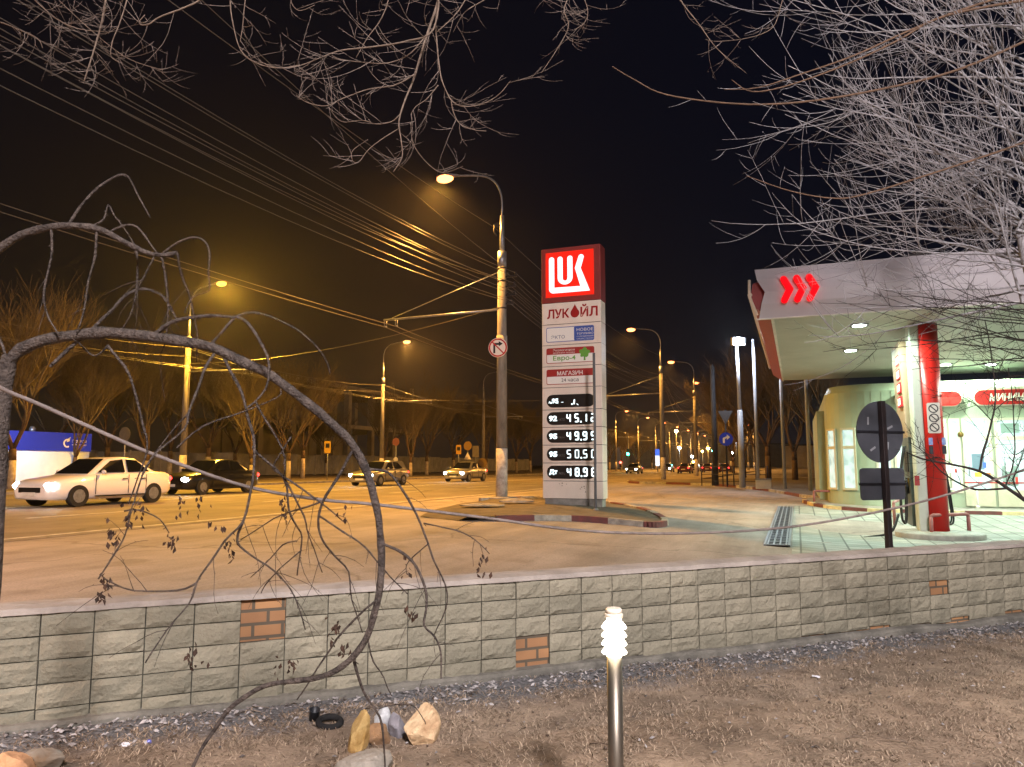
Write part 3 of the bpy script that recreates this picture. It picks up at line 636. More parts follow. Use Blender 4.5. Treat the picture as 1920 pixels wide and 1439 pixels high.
for px, py, k in [(238, 968, 12), (210, 990, 12), (262, 955, 10), (222, 1005, 8), (318, 1015, 14), (345, 945, 9), (375, 940, 10), (530, 938, 12), (530, 955, 8), (195, 1092, 16), (190, 1108, 8), (430, 1022, 10), (438, 1042, 6), (910, 1052, 14), (770, 1146, 9), (625, 1182, 10), (365, 1236, 14), (548, 1248, 9), (520, 1254, 6), (640, 1214, 10), (645, 962, 5), (408, 978, 4), (630, 1175, 6), (762, 1068, 5)]:
    D_ = T.near(px, py)
    for i in range(k):
        p = at(px + rg.gauss(0, 7), py + rg.gauss(0, 12), D_ + rg.gauss(0, .025)); Lb = rg.uniform(.016, .032); a = rg.uniform(0, 2 * PI)
        u_ = Vector((rg.gauss(0, .5), rg.gauss(0, .5), -1)).normalized(); q = u_.cross(Vector((math.cos(a), math.sin(a), .2))).normalized() * Lb * .26
        nn = u_.cross(q).normalized() * Lb * .15
        g.add([p, p + u_ * Lb * .5 + q + nn, p + u_ * Lb, p + u_ * Lb * .5 - q + nn], [(0, 1, 2), (0, 2, 3)])
g.build('dry_leaves', mat('dry_leaf', C(42, 31, 25), C(70, 50, 38), 20, .9, island=2), lt_)
for part, mb in T.mb.items(): mb.build(part, M_BARK_G, lt_)

# slack cable from tree to tree
g = MB(); cb = [(-160, 640, 2.35), (0, 727, 2.6), (70, 757, 2.7), (200, 815, 2.85), (300, 857, 3), (460, 912, 3.25), (600, 937, 3.45), (700, 946, 3.6), (900, 970, 3.9), (1100, 996, 4.3), (1300, 1000, 4.6), (1500, 986, 4.95), (1700, 948, 5.3), (1850, 905, 5.5), (1950, 868, 5.6), (2080, 800, 5.7)]
g.tube(crspline([at(*a) for a in cb], 6), .0078, 8)
o = g.build('slack_cable', mat('old_grey_cable', C(128, 116, 110), C(92, 84, 80), 14, .8)); o['label'] = 'slack grey cable sagging across the whole view above the wall'; o['category'] = 'cable'

# pale bare tree at the right edge
rt = thing('bare_tree', 'large bare tree with dense pale twigs filling the upper right over the canopy', 'tree')
rg = random.Random(21); tr = MB(); lm = MB(); tw = MB()
DT = 7.3; base = at(2110, 700, DT)
tb = Vector((base.x + .1, base.y, -.55))
tr.tube(crspline([tb, at(2105, 700, DT), at(2085, 420, DT), at(2080, 150, DT), at(2090, -200, DT), at(2110, -600, DT + .3)], 5), [.2, .06], 12)
tr.tube(crspline([at(2100, 680, DT), at(2010, 630, DT), at(1950, 560, DT - .1), at(1925, 490, DT - .15), at(1915, 440, DT - .2)], 5), [.06, .045], 10, 0)
for i in range(92):
    y0 = rg.uniform(-190, 575); D_ = DT + rg.gauss(0, .12); px0 = rg.uniform(1885, 2010)
    lo_ = max(0, (575 - y0) / 765); kind = rg.random(); dz_ = rg.uniform(-.55, .55)
    if kind < .5: el = math.radians(rg.uniform(-14, 16) + 10 * lo_); Lb = rg.uniform(1.8, 3.0); bend = rg.uniform(-.1, .15); tip = .13
    elif kind < .85: el = math.radians(rg.uniform(24, 52)); Lb = rg.uniform(1.7, 3.0); bend = rg.uniform(-.5, .1); tip = .05
    else: el = math.radians(rg.uniform(50, 85)); Lb = rg.uniform(1.2, 2.2); bend = rg.uniform(-.3, .3); tip = .03
    d = Vector((-math.cos(el), dz_, math.sin(el))).normalized(); p = at(px0, y0, D_)
    if i % 8 == 0: d.x *= -.6; Lb *= .6
    q = [at(2090, y0 + 60, DT), p]; steps = 15
    for m in range(steps):
        f_ = m / steps
        d = (d + Vector((rg.gauss(0, .05), rg.gauss(0, .05), rg.gauss(0, .035) + bend / steps + tip * max(0, f_ - .5)))).normalized(); p = p + d * (Lb / steps); q.append(p)
    r0 = rg.uniform(.008, .017); lm.tube(q, [r0 * 1.3] + [r0 + (.003 - r0) * k / steps for k in range(steps + 1)], 5)
    for k in range(9):                                    # long side shoots that swing upward at their tips
        j = rg.randrange(3, steps); t_ = (q[j + 1] - q[j]).normalized(); sd = rg.choice((-1, 1))
        e = Vector((t_.x * rg.uniform(.5, 1), t_.y + rg.gauss(0, .35), t_.z + sd * rg.uniform(.3, .9))).normalized(); Ls = rg.uniform(.35, 1.25); w = [q[j]]; up_ = rg.uniform(.25, .9)
        for m in range(8): e = (e + Vector((rg.gauss(0, .05), rg.gauss(0, .05), up_ / 8))).normalized(); w.append(w[-1] + e * Ls / 8)
        rs = rg.uniform(.003, .0052); tw.tube(w, [rs, .002], 4)
        twigs(tw, w, rg, 3, (.12, .42), .0028, Vector((-.1, 0, .5)), 1, 3, .15, None, 1, 5)
for pts in [[(1990, -40), (1800, 20), (1700, 60), (1600, 105), (1500, 140), (1420, 165), (1358, 168)], [(1960, 60), (1800, 130), (1650, 168), (1500, 192), (1380, 195), (1250, 178), (1190, 150), (1148, 125)], [(1990, 240), (1900, 275), (1750, 325), (1620, 365), (1560, 372), (1480, 358), (1400, 330)], [(1990, -10), (1780, 28), (1680, 78), (1590, 120), (1480, 160), (1410, 172), (1372, 150)]]:
    P = crspline([at(a[0], a[1], 6.3 + .0006 * abs(a[0] - 1600)) for a in pts], 5); lm.tube(P, [.013, .0035], 6, 1); 
    twigs(tw, P, rg, 5, (.1, .3), .003, Vector((0, 0, .4)), 1, 3, .1, None, 1)
tr.build('trunk', M_BARK_W, rt); lm.build('limbs', [M_BARK_W, M_BARK_B], rt); tw.build('twigs', M_BARK_W, rt)

# dark sapling in front of the pump
sp_ = thing('dark_sapling', 'dark thin sapling with black twigs in front of the shop door', 'tree')
T = Trace(); 
T.limb([(2120, 1330), (2080, 1150), (2020, 1030), (1960, 968), (1920, 938), (1885, 913), (1836, 884), (1787, 872), (1727, 860), (1700, 848)], .022, .004, 'trunk', 5.6, -.1, 7)
rg = random.Random(9); q_ = []
for pts, r0, r1, dD in [([(1836, 884), (1845, 845), (1860, 790), (1866, 750), (1862, 690), (1855, 640), (1846, 600)], .009, .003, .1), ([(1890, 916), (1830, 918), (1790, 902), (1760, 880), (1735, 850), (1706, 830)], .008, .003, -.1), ([(1885, 913), (1897, 880), (1903, 840), (1900, 780), (1897, 730), (1890, 690)], .006, .003, .1),
    ([(1920, 938), (1900, 900), (1915, 860), (1930, 800)], .006, .003, 0), ([(1860, 790), (1830, 760), (1800, 742), (1780, 735)], .004, .002, .1), ([(1864, 770), (1890, 750), (1915, 745)], .004, .002, .1), ([(1787, 872), (1760, 858), (1740, 862)], .004, .002, .1)]:
    P = T.limb(pts, r0, r1, 'branch', None, dD, 5); twigs(T.mb['branch'], P, rg, 10, (.08, .35), .0026, Vector((-.3, 0, .3)), 2, 3, .1, None, 1)
for part, mb in T.mb.items(): mb.build(part, M_BARK_D, sp_)
# dark low boughs across the canopy front
for k in range(16):
    y = rg.uniform(505, 660); x = 1935; q = [at(x, y + 60, 6.4)]; d = Vector((-1, rg.uniform(-.15, .15), rg.uniform(-.15, .25))).normalized(); Lb = rg.uniform(.6, 1.9)
    for m in range(9): d = (d + Vector((0, 0, rg.gauss(.0, .07)))).normalized(); q.append(q[-1] + d * Lb / 9)
    g = T.mb['branch'] if False else None
    if k == 0: low = MB()
    low.tube(q, [.006, .002], 4); twigs(low, q, rg, 8, (.12, .5), .0026, Vector((-.2, 0, .25)), 2, 3, .1, None, 1)
low.build('low_boughs', M_BARK_D, sp_)

# boughs hanging into the picture from above (the trunk stands behind the photographer)
ov = thing('overhanging_tree', 'bare brown tree whose knobbly boughs hang into the top of the view', 'tree')
rg = random.Random(33); tr = MB(); tr.tube([(-3.4, -2.6, -.5), (-3.2, -2.4, 3), (-2.6, -1.4, 5.2), (-1.4, .8, 6.0), (-.6, 2.8, 5.4)], [.2, .05], 10); bo = MB(); tw = MB()
hub = Vector((-.6, 2.8, 5.4))
LM = [([(830, -190), (828, -60), (822, 0), (806, 50), (790, 100), (775, 150), (757, 195), (748, 230), (752, 262), (754, 295), (738, 322)], .011, .0025, 4.3, 12),
 ([(835, -60), (818, 30), (820, 90), (826, 140), (834, 165), (848, 190), (870, 200), (905, 195), (935, 178), (957, 152)], .006, .002, 4.3, 10), ([(826, -40), (813, 55), (760, 78), (700, 88), (640, 95), (600, 109), (560, 124), (520, 127), (485, 115)], .006, .0022, 4.2, 12),
 ([(804, 60), (770, 100), (730, 118), (690, 118), (640, 112), (622, 104)], .004, .002, 4.3, 8), ([(778, 140), (740, 160), (690, 168), (640, 186), (610, 199), (575, 192), (555, 178)], .004, .0018, 4.25, 10), ([(752, 212), (735, 228), (705, 233), (680, 226), (640, 228), (615, 200)], .0035, .0016, 4.3, 8),
 ([(750, 240), (715, 262), (690, 282), (672, 305), (660, 300), (662, 282), (690, 262)], .0032, .0016, 4.35, 5), ([(846, 190), (850, 210), (862, 232), (890, 244), (912, 246)], .0035, .0018, 4.3, 8), ([(822, 160), (800, 186), (780, 200), (770, 215)], .003, .0016, 4.3, 6), ([(730, -60), (728, 0), (712, 40), (690, 70), (668, 108)], .005, .002, 4.4, 9),
 ([(900, -50), (860, 20), (820, 60)], .004, .003, 4.3, 5), ([(960, -30), (900, 5), (870, 25), (850, 60)], .004, .0016, 4.4, 7), ([(770, 230), (775, 270), (800, 305), (830, 324), (868, 312)], .0025, .0014, 4.4, 5),
 ([(208, -80), (200, -10), (190, 45), (176, 95), (158, 152)], .009, .004, 4.6, 16), ([(248, -60), (238, 0), (222, 50), (212, 75), (208, 105), (225, 118)], .005, .002, 4.6, 10), ([(420, -60), (380, -5), (345, 15), (300, 32), (280, 45), (265, 47), (262, 40), (272, 28)], .006, .003, 4.3, 6),
 ([(440, -70), (432, 0), (438, 50), (452, 95), (480, 118), (520, 128), (562, 122)], .005, .002, 4.4, 9), ([(470, -50), (460, 0), (455, 50), (450, 80)], .004, .002, 4.4, 8), ([(-60, 30), (0, 42), (40, 58), (70, 72), (80, 90)], .005, .002, 4.6, 8), ([(40, -30), (70, 5), (110, 38), (150, 55), (200, 60)], .006, .002, 4.7, 14), ([(70, -40), (120, 10), (180, 65), (240, 110), (305, 132)], .004, .0018, 4.7, 12),
 ([(560, -60), (545, -5), (560, 20), (590, 10)], .003, .002, 4.5, 6), ([(1075, -70), (1066, -10), (1058, 20), (1066, 50), (1045, 92), (1015, 137)], .006, .0022, 5.0, 12), ([(1075, -40), (1100, 10), (1098, 40), (1075, 58)], .004, .0018, 5.0, 9), ([(1240, -60), (1275, 0), (1310, 45), (1345, 92), (1400, 138)], .006, .0015, 5.3, 9), ([(1480, -60), (1462, 20), (1445, 55), (1400, 72), (1345, 78), (1322, 74)], .004, .0016, 5.6, 9)]
for pts, r0, r1, D_, k in LM:
    P = crspline([at(a[0], a[1], D_) for a in pts], 5); bo.tube(P, [r0, r1], 6)
    if pts[0][1] < -35: bo.tube(crspline([hub, (hub + P[0]) * .5 + Vector((0, 0, .35)), P[0]], 5), [.02, r0], 6)
    twigs(tw, P, rg, int(k * .95), (.12, .42), .0023, Vector((rg.choice((-1.3, 1.3)) * rg.random(), 0, .5)), 2, 3, .12, None, 3, 6)
tr.build('trunk', M_BARK_B, ov); bo.build('boughs', mat('bough_bark', C(112, 98, 86), C(82, 70, 60), 25, .9), ov); tw.build('twigs', mat('twig_bark', C(122, 110, 102), C(88, 78, 70), 30, .9), ov)
def rebase(o, p):
    o.location = p
    for c in COL.objects:
        if c.parent == o: c.location = -Vector(p)
rebase(lt_, at(-85, 1560, 2.9)); rebase(rt, tb); rebase(sp_, at(2120, 1330, 5.6)); rebase(ov, Vector((-3.4, -2.6, -.5)))

# ------------------------------------------------------------------ street lamps of both kerbs
def make_lamp(label, lens, power, color, group, near=False, bracket=True):
    t = thing('street_lamp', label, 'street lamp', (0, 0, 0), 0, group)
    g = MB(); g.lathe([(.2, 0), (.195, 1.65)], 16); g.build('painted_base', mat('whitewash', C(190, 182, 172), C(138, 130, 122), 5, .9, .2), t)
    g = MB(); g.lathe([(.19, 1.65), (.142, 8.25)], 16); g.build('concrete_pole', M_CONCP, t)
    g = MB()
    g.lathe([(.155, 7.9), (.155, 8.45)], 14); g.tube([(0, 0, 8.3), (0, 0, 9.75)], [.085, .07], 10)
    g.build('steel_top', M_GALV, t)
    g = MB(); arc = [(0, 0, 9.7), (0, 0, 10.15), (-.04, 0, 10.5), (-.2, 0, 10.9), (-.5, 0, 11.18), (-.9, 0, 11.32), (-1.75, 0, 11.44)]
    g.tube(crspline(arc, 4), .035, 8); g.build('arm', M_GALV, t)
    g = MB(); v = []; prof = [(-1.62, .05, 0), (-1.75, .09, .05), (-2.0, .14, .09), (-2.3, .15, .085), (-2.5, .10, .05), (-2.56, .03, .01)]; NN = 10
    for x, w, h in prof:
        zc = 11.45 - (x + 1.75) * .07
        for k in range(NN): a = 2 * PI * k / NN; v.append((x, w * math.cos(a), zc + (h if math.sin(a) > 0 else .05) * math.sin(a)))
    g.add(v, [(i * NN + k, i * NN + (k + 1) % NN, (i + 1) * NN + (k + 1) % NN, (i + 1) * NN + k) for i in range(len(prof) - 1) for k in range(NN)], 0, True)
    h = g.build('lamp_head', M_GREY, t)
    g = MB(); g.ball((-2.22, 0, 11.4), .33, .18, .16, 14); g.build('lens', lens, h)
    if bracket:
        g = MB(); g.tube([(-.1, 0, 6.42), (-4.65, 0, 6.36)], .04, 8); g.build('trolley_bracket', M_GALV, t)
        g = MB(); g.tube([(-.1, 0, 7.75), (-4.3, 0, 6.42)], .013, 6); g.build('stay_wire', M_GALV, t)
        for x in (-4.15, -4.6):
            g = MB(); g.tube([(x, -.03, 6.36), (x, -.03, 6.12)], .012, 5); g.tube([(x, .12, 6.36), (x, .12, 6.12)], .012, 5); g.tube([(x, -.05, 6.13), (x, .14, 6.13)], .02, 5); g.build('wire_clamp', M_GALV, t)
    if power: lamp('SPOT', 'sodium_bulb', t, (-2.25, 0, 11.14), power, color, .14, 172, .55, (0, math.radians(22), 0))
    return t
LRIGHT, LLEFT = -9.3, -32.6
GN, GF = 'lamps along the near kerb', 'lamps along the far kerb'
p1 = make_lamp('nearest street lamp, concrete pole with crossarms and a no-right-turn sign', M_LENS_ON, P_SODIUM, SODIUM, GN)
p1.location = R(23.5, LRIGHT, .1); p1.rotation_euler = (0, 0, -A)
for z, w in ((7.55, .55), (7.2, .5), (6.9, .5), (6.6, .42)):
    g = MB(); g.box(-.05, w, -.03, .03, z - .03, z + .03)
    for x in (.22, w - .05): g.lathe([(.02, 0), (.045, .02), (.03, .06), (.045, .08), (.03, .12)], 8, (x, 0, z + .03))
    g.build('crossarm', M_DARK, p1)
g = MB()
for z in (7.85, 7.4, 6.45, 5.35): g.lathe([(.166, z - .03), (.166, z + .03)], 14)
g.box(-.28, -.1, -.05, .05, 9.35, 9.5); g.build('pole_clamp', M_DARK, p1); g = MB(); g.tube([(-.28, 0, 9.45), (-.3, 0, 9.2), (-.2, 0, 9.05)], .03, 6); g.build('wire_hook', M_DARK, p1)
g = MB(); g.lathe([(.185, 4.95), (.185, 5.5)], 16); g.build('collar', M_CONC, p1)
proto = make_lamp('lamp', M_LENS_ON, P_SODIUM * .5, SODIUM, GN)
bk = copy_tree(proto); bk.location = R(-7.5, LRIGHT - .6, .1); bk.rotation_euler = (0, 0, -A); bk['label'] = 'street lamp behind the photographer on the near kerb'
for c in COL.objects:
    if c.parent == bk and c.type == 'LIGHT':
        bl = bpy.data.lights.new('sodium_bulb_down', 'SPOT'); bl.energy = P_SODIUM_BACK; bl.color = (1, .54, .30); bl.spot_size = math.radians(140); bl.spot_blend = .5; bl.shadow_soft_size = .2; c.data = bl
for i, s in enumerate([56, 75.5, 96, 117, 138, 160, 182, 204]):
    o = proto if i == 0 else copy_tree(proto); o.location = R(s, LRIGHT, .1); o.rotation_euler = (0, 0, -A)
    o['label'] = ['lit street lamp just right of the fuel price sign', 'lit street lamp between the price sign and the white flood mast', 'third lit lamp beyond the price sign, beside the dark bare pole', 'small lit lamp right behind the dark bare pole', 'lit lamp far down the near kerb, above the blue arrow sign', 'sixth lit lamp of the near kerb beyond the price sign', 'seventh lit lamp of the near kerb, tiny above the trees', 'last tiny lit lamp of the near kerb row'][i]
yel = make_lamp('brightest yellow street lamp on the far kerb above the weeping tree', M_LENS_Y, P_SODIUM * 1.35, SODIUM_Y, GF)
yel.location = R(33.2, LLEFT, .1); yel.rotation_euler = (0, 0, PI - A)
fl2 = make_lamp('orange street lamp on the far kerb between yellow lamp and nearest pole', M_LENS_ON, P_SODIUM, SODIUM, GF)
fl2.location = R(55, LLEFT, .1); fl2.rotation_euler = (0, 0, PI - A)
dead = make_lamp('unlit street lamp on the far kerb just left of the nearest pole', M_LENS_OFF, 0, SODIUM, GF)
dead.location = R(76.8, LLEFT, .1); dead.rotation_euler = (0, 0, PI - A)
d2 = copy_tree(dead); d2.location = R(98.6, LLEFT, .1); d2['label'] = 'unlit street lamp on the far kerb between nearest pole and price sign'
for i, s in enumerate([142.2, 164, 185.8, 207.6, 229.4, 251.2, 273, 300]):
    o = copy_tree(fl2); o.location = R(s, LLEFT, .1)
    o['label'] = 'lit far-kerb street lamp, ' + ['just right of the price sign, above the traffic light', 'second to the right of the price sign', 'third to the right of the price sign', 'fourth to the right of the price sign, near the second pole', 'fifth to the right of the price sign', 'sixth to the right of the price sign', 'seventh to the right of the price sign', 'the farthest of its row'][i]

# ------------------------------------------------------------------ overhead wires
M_WIRE = mat('wire', C(96, 90, 84), None, rough=.45, metal=.5)
def wire(pts, sag, r, label, group, name='overhead_wire'):
    g = MB(); P = []
    for a, b_ in zip(pts, pts[1:]):
        a, b_ = Vector(a), Vector(b_); K = 18
        for k in range(K):
            t_ = k / K; p = a.lerp(b_, t_); p.z -= sag * 4 * t_ * (1 - t_); P.append(p)
    P.append(Vector(pts[-1])); g.tube(P, r, 4)
    o = g.build(name, M_WIRE); o['label'] = label; o['category'] = 'wire'; o['group'] = group; return o
SP = [-7.5, 23.5, 56, 75.5, 96]
rg = random.Random(2)
for z, dl, sg in [(7.66, .22, .75), (7.66, .5, .85), (7.31, .22, .7), (7.31, .45, .95), (7.0, .22, .8), (7.0, .45, .65), (6.7, .2, .9), (6.7, .37, .75), (7.5, -.16, 1.0)]:
    wire([R(s, LRIGHT + dl, z + .1 + (rg.uniform(-.15, .15) if s != 23.5 else 0)) for s in SP], sg, .0085, 'thin black wire in the bundle strung along the near-kerb lamp poles', 'bundle of wires along the near kerb')
for z, dl, sg in [(7.4, .2, 1.5), (6.9, .3, 2.3), (7.2, .4, 1.9)]:
    wire([R(56, LRIGHT + dl, z), R(75.5, LRIGHT + dl + .3, z - .2), R(96, LRIGHT + dl, z - .3)], sg, .02, 'loose pale cable drooping between the near-kerb poles beyond the sign', 'drooping cables beyond the price sign')
wire([R(-7.5, LRIGHT - .3, 9.6), R(23.5, LRIGHT - .28, 9.45), R(56, LRIGHT - .1, 9.4)], .55, .012, 'single wire running from the steel top of the nearest lamp', 'single wires')
wire([R(-12, -5.5, 8.8), R(23.5, LRIGHT + .1, 8.0)], .7, .009, 'lone thin wire crossing above the nearest lamp pole', 'lone wires')
for l in (-13.45, -13.9):
    wire([R(s, l, 6.2) for s in (-7.5, 23.5, 56, 75.5, 96, 117, 138)], .25, .011, 'trolley wire hung from the near-kerb brackets', 'trolley wires of the near side')
for l in (-28.45, -28.0):
    wire([R(s, l, 6.2) for s in (11.4, 33.2, 55, 76.8, 98.6, 120, 142)], .22, .011, 'trolley wire hung from the far-kerb brackets', 'trolley wires of the far side')
wire([R(s, LLEFT + .2, 7.9) for s in (11.4, 33.2, 55, 76.8, 98.6, 142)], .5, .014, 'wire strung along the far-kerb lamp poles', 'wires along the far kerb')
wire([R(s, LLEFT + .2, 7.4) for s in (11.4, 33.2, 55, 76.8, 98.6, 142)], .6, .014, 'wire strung along the far-kerb lamp poles', 'wires along the far kerb')
wire([R(33.2, LLEFT + .2, 7.0), R(23.5, LRIGHT - .1, 6.6)], .5, .012, 'span wire crossing the road to the nearest lamp pole', 'span wires')
wire([R(55, LLEFT + .2, 6.9), R(56, LRIGHT - .1, 6.6)], .5, .012, 'span wire crossing the road behind the price sign', 'span wires behind')

# ------------------------------------------------------------------ road signs
def sign_root(name, label, p, rot, cat='road sign'): return thing(name, label, cat, p, rot)
def disc_plate(t, name, r, z, m_front, yoff, m_back=None, rim=None):
    g = MB(); g.prism(disc(r), (0, yoff, z), (1, 0, 0), (0, 0, 1), .012, 0); o = g.build(name, m_front, t); return o
# no right turn, on the nearest pole; faces oncoming traffic (-u)
ps = R(23.5, LRIGHT, .1)
t = thing('no_right_turn_sign', 'round white no-right-turn sign with red rim strapped to nearest lamp pole', 'road sign', (ps.x, ps.y, 5.15), -A * .55)
xo = -.08
g = MB(); g.prism(disc(.33, 36, xo), (0, -.26, 0), (1, 0, 0), (0, 0, 1), .012); g.build('plate', mat('sign_white', C(226, 216, 204), None, rough=.4), t)
M_SRED = mat('sign_red', C(176, 34, 30), None, rough=.4); M_SBLK = mat('sign_black', C(20, 20, 20), None, rough=.4)
g = MB(); oo = disc(.315, 36, xo); ii = disc(.265, 36, xo); v = [(x, -.275, y) for x, y in oo + ii]; g.add(v, [(k, (k + 1) % 36, 36 + (k + 1) % 36, 36 + k) for k in range(36)])
g.prism(capsule2d(xo - .19, .19, xo + .19, -.19, .022), (0, -.2765, 0), (1, 0, 0), (0, 0, 1), .002); g.build('red_rim', M_SRED, t)
g = MB(); g.prism([(xo - .16, -.19), (xo - .09, -.19), (xo - .09, .09), (xo + .03, .09), (xo + .03, .04), (xo + .17, .13), (xo + .03, .22), (xo + .03, .16), (xo - .16, .16)], (0, -.2738, 0), (1, 0, 0), (0, 0, 1), .001); g.build('arrow', M_SBLK, t)
# thin grey post in front of the price sign
p = gr(1117, 962, -.0)
t = thing('grey_post', 'thin bare grey metal post standing in front of the price sign', 'post', (p.x, p.y, .06))
g = MB(); g.rbox(-.032, .032, -.032, .032, 0, 4.0, .01); g.build('shaft', mat('post_grey', C(86, 86, 88), C(66, 66, 68), 3, .6), t)
g = MB(); g.lathe([(.07, 0), (.07, .02), (.035, .05)], 12); g.build('foot', M_CONC, t)
# back of the round sign by the pump
p = at(1669, 1060, 9.7); ang = math.radians(21)
t = thing('sign_seen_from_behind', 'dark grey back of a round road sign with square plate below, by the pump', 'road sign', (p.x, p.y, -.25), ang)
ZR, ZQ = at(1655, 810, 9.7).z + .25, at(1655, 908, 9.7).z + .25
g = MB(); g.rbox(-.036, .036, -.036, .036, 0, ZR + .4, .01); g.build('post', mat('rusty_dark_post', C(44, 34, 34), C(30, 26, 28), 8, .6), t)
M_BACK = mat('plate_back', C(72, 74, 80), C(62, 64, 70), 3, .6)
g = MB(); g.prism(disc(.40, 40), (0, .056, ZR), (1, 0, 0), (0, 0, 1), .012)
g.build('round_plate', M_BACK, t)
g = MB(); g.prism(rrect(-.38, -.205, .38, .205, .05), (0, .056, ZQ), (1, 0, 0), (0, 0, 1), .012); g.build('square_plate', M_BACK, t)
for z in (ZR, ZQ):
    g = MB(); g.box(-.41, .41, .028, .043, z - .015, z + .015); g.build('clamp_bar', M_DARK, t)
for x, z, r_ in ((-.2, .14, .5), (.17, .06, -.6), (-.14, -.22, -.5), (.12, -.18, .4)):
    g = MB(); c_, s_ = math.cos(r_ + 1), math.sin(r_ + 1)
    q = [(a * c_ - b_ * s_ + x, a * s_ + b_ * c_ + z + ZR) for a, b_ in ((-.05, -.014), (.05, -.014), (.05, .014), (-.05, .014))]; g.add([(a, .0425, b_) for a, b_ in q], [(0, 1, 2, 3)])
    g.build('sticker_remains', mat('old_sticker', C(140, 142, 146), None), t)

def small_sign(label, px, l, zc, shape, col_, r, post_h=None, D=None, col2=None, back=False):
    D_ = D or atl(px, l); p = at(px, 872, D_); p.z = .09
    t = thing('road_sign', label, 'road sign', p, -A if not back else PI - A)
    g = MB(); g.tube([(0, 0, 0), (0, 0, zc + r * .9)], .03, 8); g.build('post', M_GALV, t)
    g = MB()
    if shape == 'round': g.prism(disc(r, 24), (0, -.035, zc), (1, 0, 0), (0, 0, 1), .012)
    elif shape == 'rect': g.prism(rrect(-r * .62, -r, r * .62, r, .03), (0, -.035, zc), (1, 0, 0), (0, 0, 1), .012)
    elif shape == 'tri': g.prism([(-r, -r * .6), (r, -r * .6), (0, r)], (0, -.035, zc), (1, 0, 0), (0, 0, 1), .012)
    elif shape == 'tri_down': g.prism([(-r, r * .7), (0, -r), (r, r * .7)], (0, -.035, zc), (1, 0, 0), (0, 0, 1), .012)
    g.build('plate', col_, t)
    return t
M_SY = mat('sign_yellow', C(150, 116, 40), None, rough=.45); M_SGREY = mat('sign_grey', C(120, 112, 98), C(98, 92, 80), 4, .6); M_SW = mat('sign_pale', C(200, 194, 184), None, rough=.5)
M_SBLUE = mat('sign_blue', C(30, 52, 170), None, rough=.4)
small_sign('back of a round grey sign on the far kerb behind the white car', 232, -31, 2.6, 'round', M_SGREY, .36)
t = small_sign('yellow bus stop sign on the far kerb left of the skeleton building', 614, -31, 2.35, 'rect', M_SY, .42)
g = MB(); g.box(-.16, .16, -.052, -.0475, 2.3, 2.62); g.build('pictogram', M_SBLK, t)
t = small_sign('yellow bus stop sign on the far kerb beside the unlit lamp', 860, -31, 2.6, 'rect', M_SY, .45)
g = MB(); g.box(-.17, .17, -.052, -.0475, 2.5, 2.85); g.build('pictogram', M_SBLK, t)
t = small_sign('double round sign on a post right of the orange far-kerb lamp', 742, -31, 3.0, 'round', mat('faded_red', C(140, 86, 76), None), .33)
g = MB(); g.prism(disc(.2, 20), (0, -.035, 1.55), (1, 0, 0), (0, 0, 1), .012); g.build('lower_plate', M_SW, t)
t = small_sign('round yellow-grey sign over a white triangle, left of the nearest pole', 877, -30.8, 3.0, 'round', mat('sign_ochre', C(116, 92, 46), None), .45)
g = MB(); g.prism([(-.4, -.3), (.4, -.3), (0, .4)], (0, -.035, 1.95), (1, 0, 0), (0, 0, 1), .012); g.build('triangle_plate', M_SW, t)
small_sign('grey square information plate on the unlit far-kerb lamp', 892, -31.5, 2.5, 'rect', M_SGREY, .6)
small_sign('round ochre sign just left of the nearest pole, behind the oncoming car', 905, -30.5, 1.3, 'round', mat('sign_ochre', C(116, 92, 46), None), .5)
# give-way triangle over the blue arrow disc at the forecourt corner
p = gr(1364, 913, .1); t = thing('blue_arrow_sign', 'round blue sign with white arrow under a grey triangle, right of the dark pole', 'road sign', (p.x, p.y, .1), -A * .6)
g = MB(); g.tube([(0, 0, 0), (0, 0, 3.9)], .045, 8); g.build('post', M_DARK, t)
g = MB(); g.prism(disc(.34, 28), (0, -.05, 2.4), (1, 0, 0), (0, 0, 1), .014); g.build('blue_plate', M_SBLUE, t)
g = MB(); g.prism([(-.16, -.2), (-.06, -.2), (-.06, .0), (.04, .06), (.04, -.04), (.2, .1), (.04, .24), (.04, .15), (-.16, .06)], (0, -.0655, 2.4), (1, 0, 0), (0, 0, 1), .001); g.build('arrow', M_SW, t)
g = MB(); g.prism([(-.36, .34), (0, -.36), (.36, .34)], (0, -.05, 3.5), (1, 0, 0), (0, 0, 1), .014); g.build('triangle_plate', M_BACK, t)
# dark pole beside it
p = gr(1342, 911, .1); t = thing('dark_pole', 'thick dark bare pole without a lamp left of the blue arrow sign', 'pole', (p.x, p.y, .1))
g = MB(); g.lathe([(.16, 0), (.12, 6.4)], 14); g.build('shaft', mat('dark_pole_paint', C(56, 56, 60), C(42, 42, 46), 3, .8), t)
g = MB(); g.lathe([(.13, 6.4), (.08, 6.5)], 14); g.build('cap', M_DARK, t)
# railing along the verge
ra, rb = gr(1316, 911, .1), gr(1440, 915, .05)
t = thing('verge_railing', 'low dark railing with wire mesh along the verge behind the forecourt kerb', 'railing', (ra.x, ra.y, .1))
dv = Vector((rb.x - ra.x, rb.y - ra.y, 0)); K = 6
for k in range(K + 1):
    g = MB(); p = dv * (k / K); g.tube([p, p + Vector((0, 0, 1.05))], .03, 6); g.build('post', M_DARK, t)
g = MB()
for z in (.25, .6, 1.0): g.tube([Vector((0, 0, z)), dv + Vector((0, 0, z))], .016, 5)
g.build('rails', M_DARK, t)

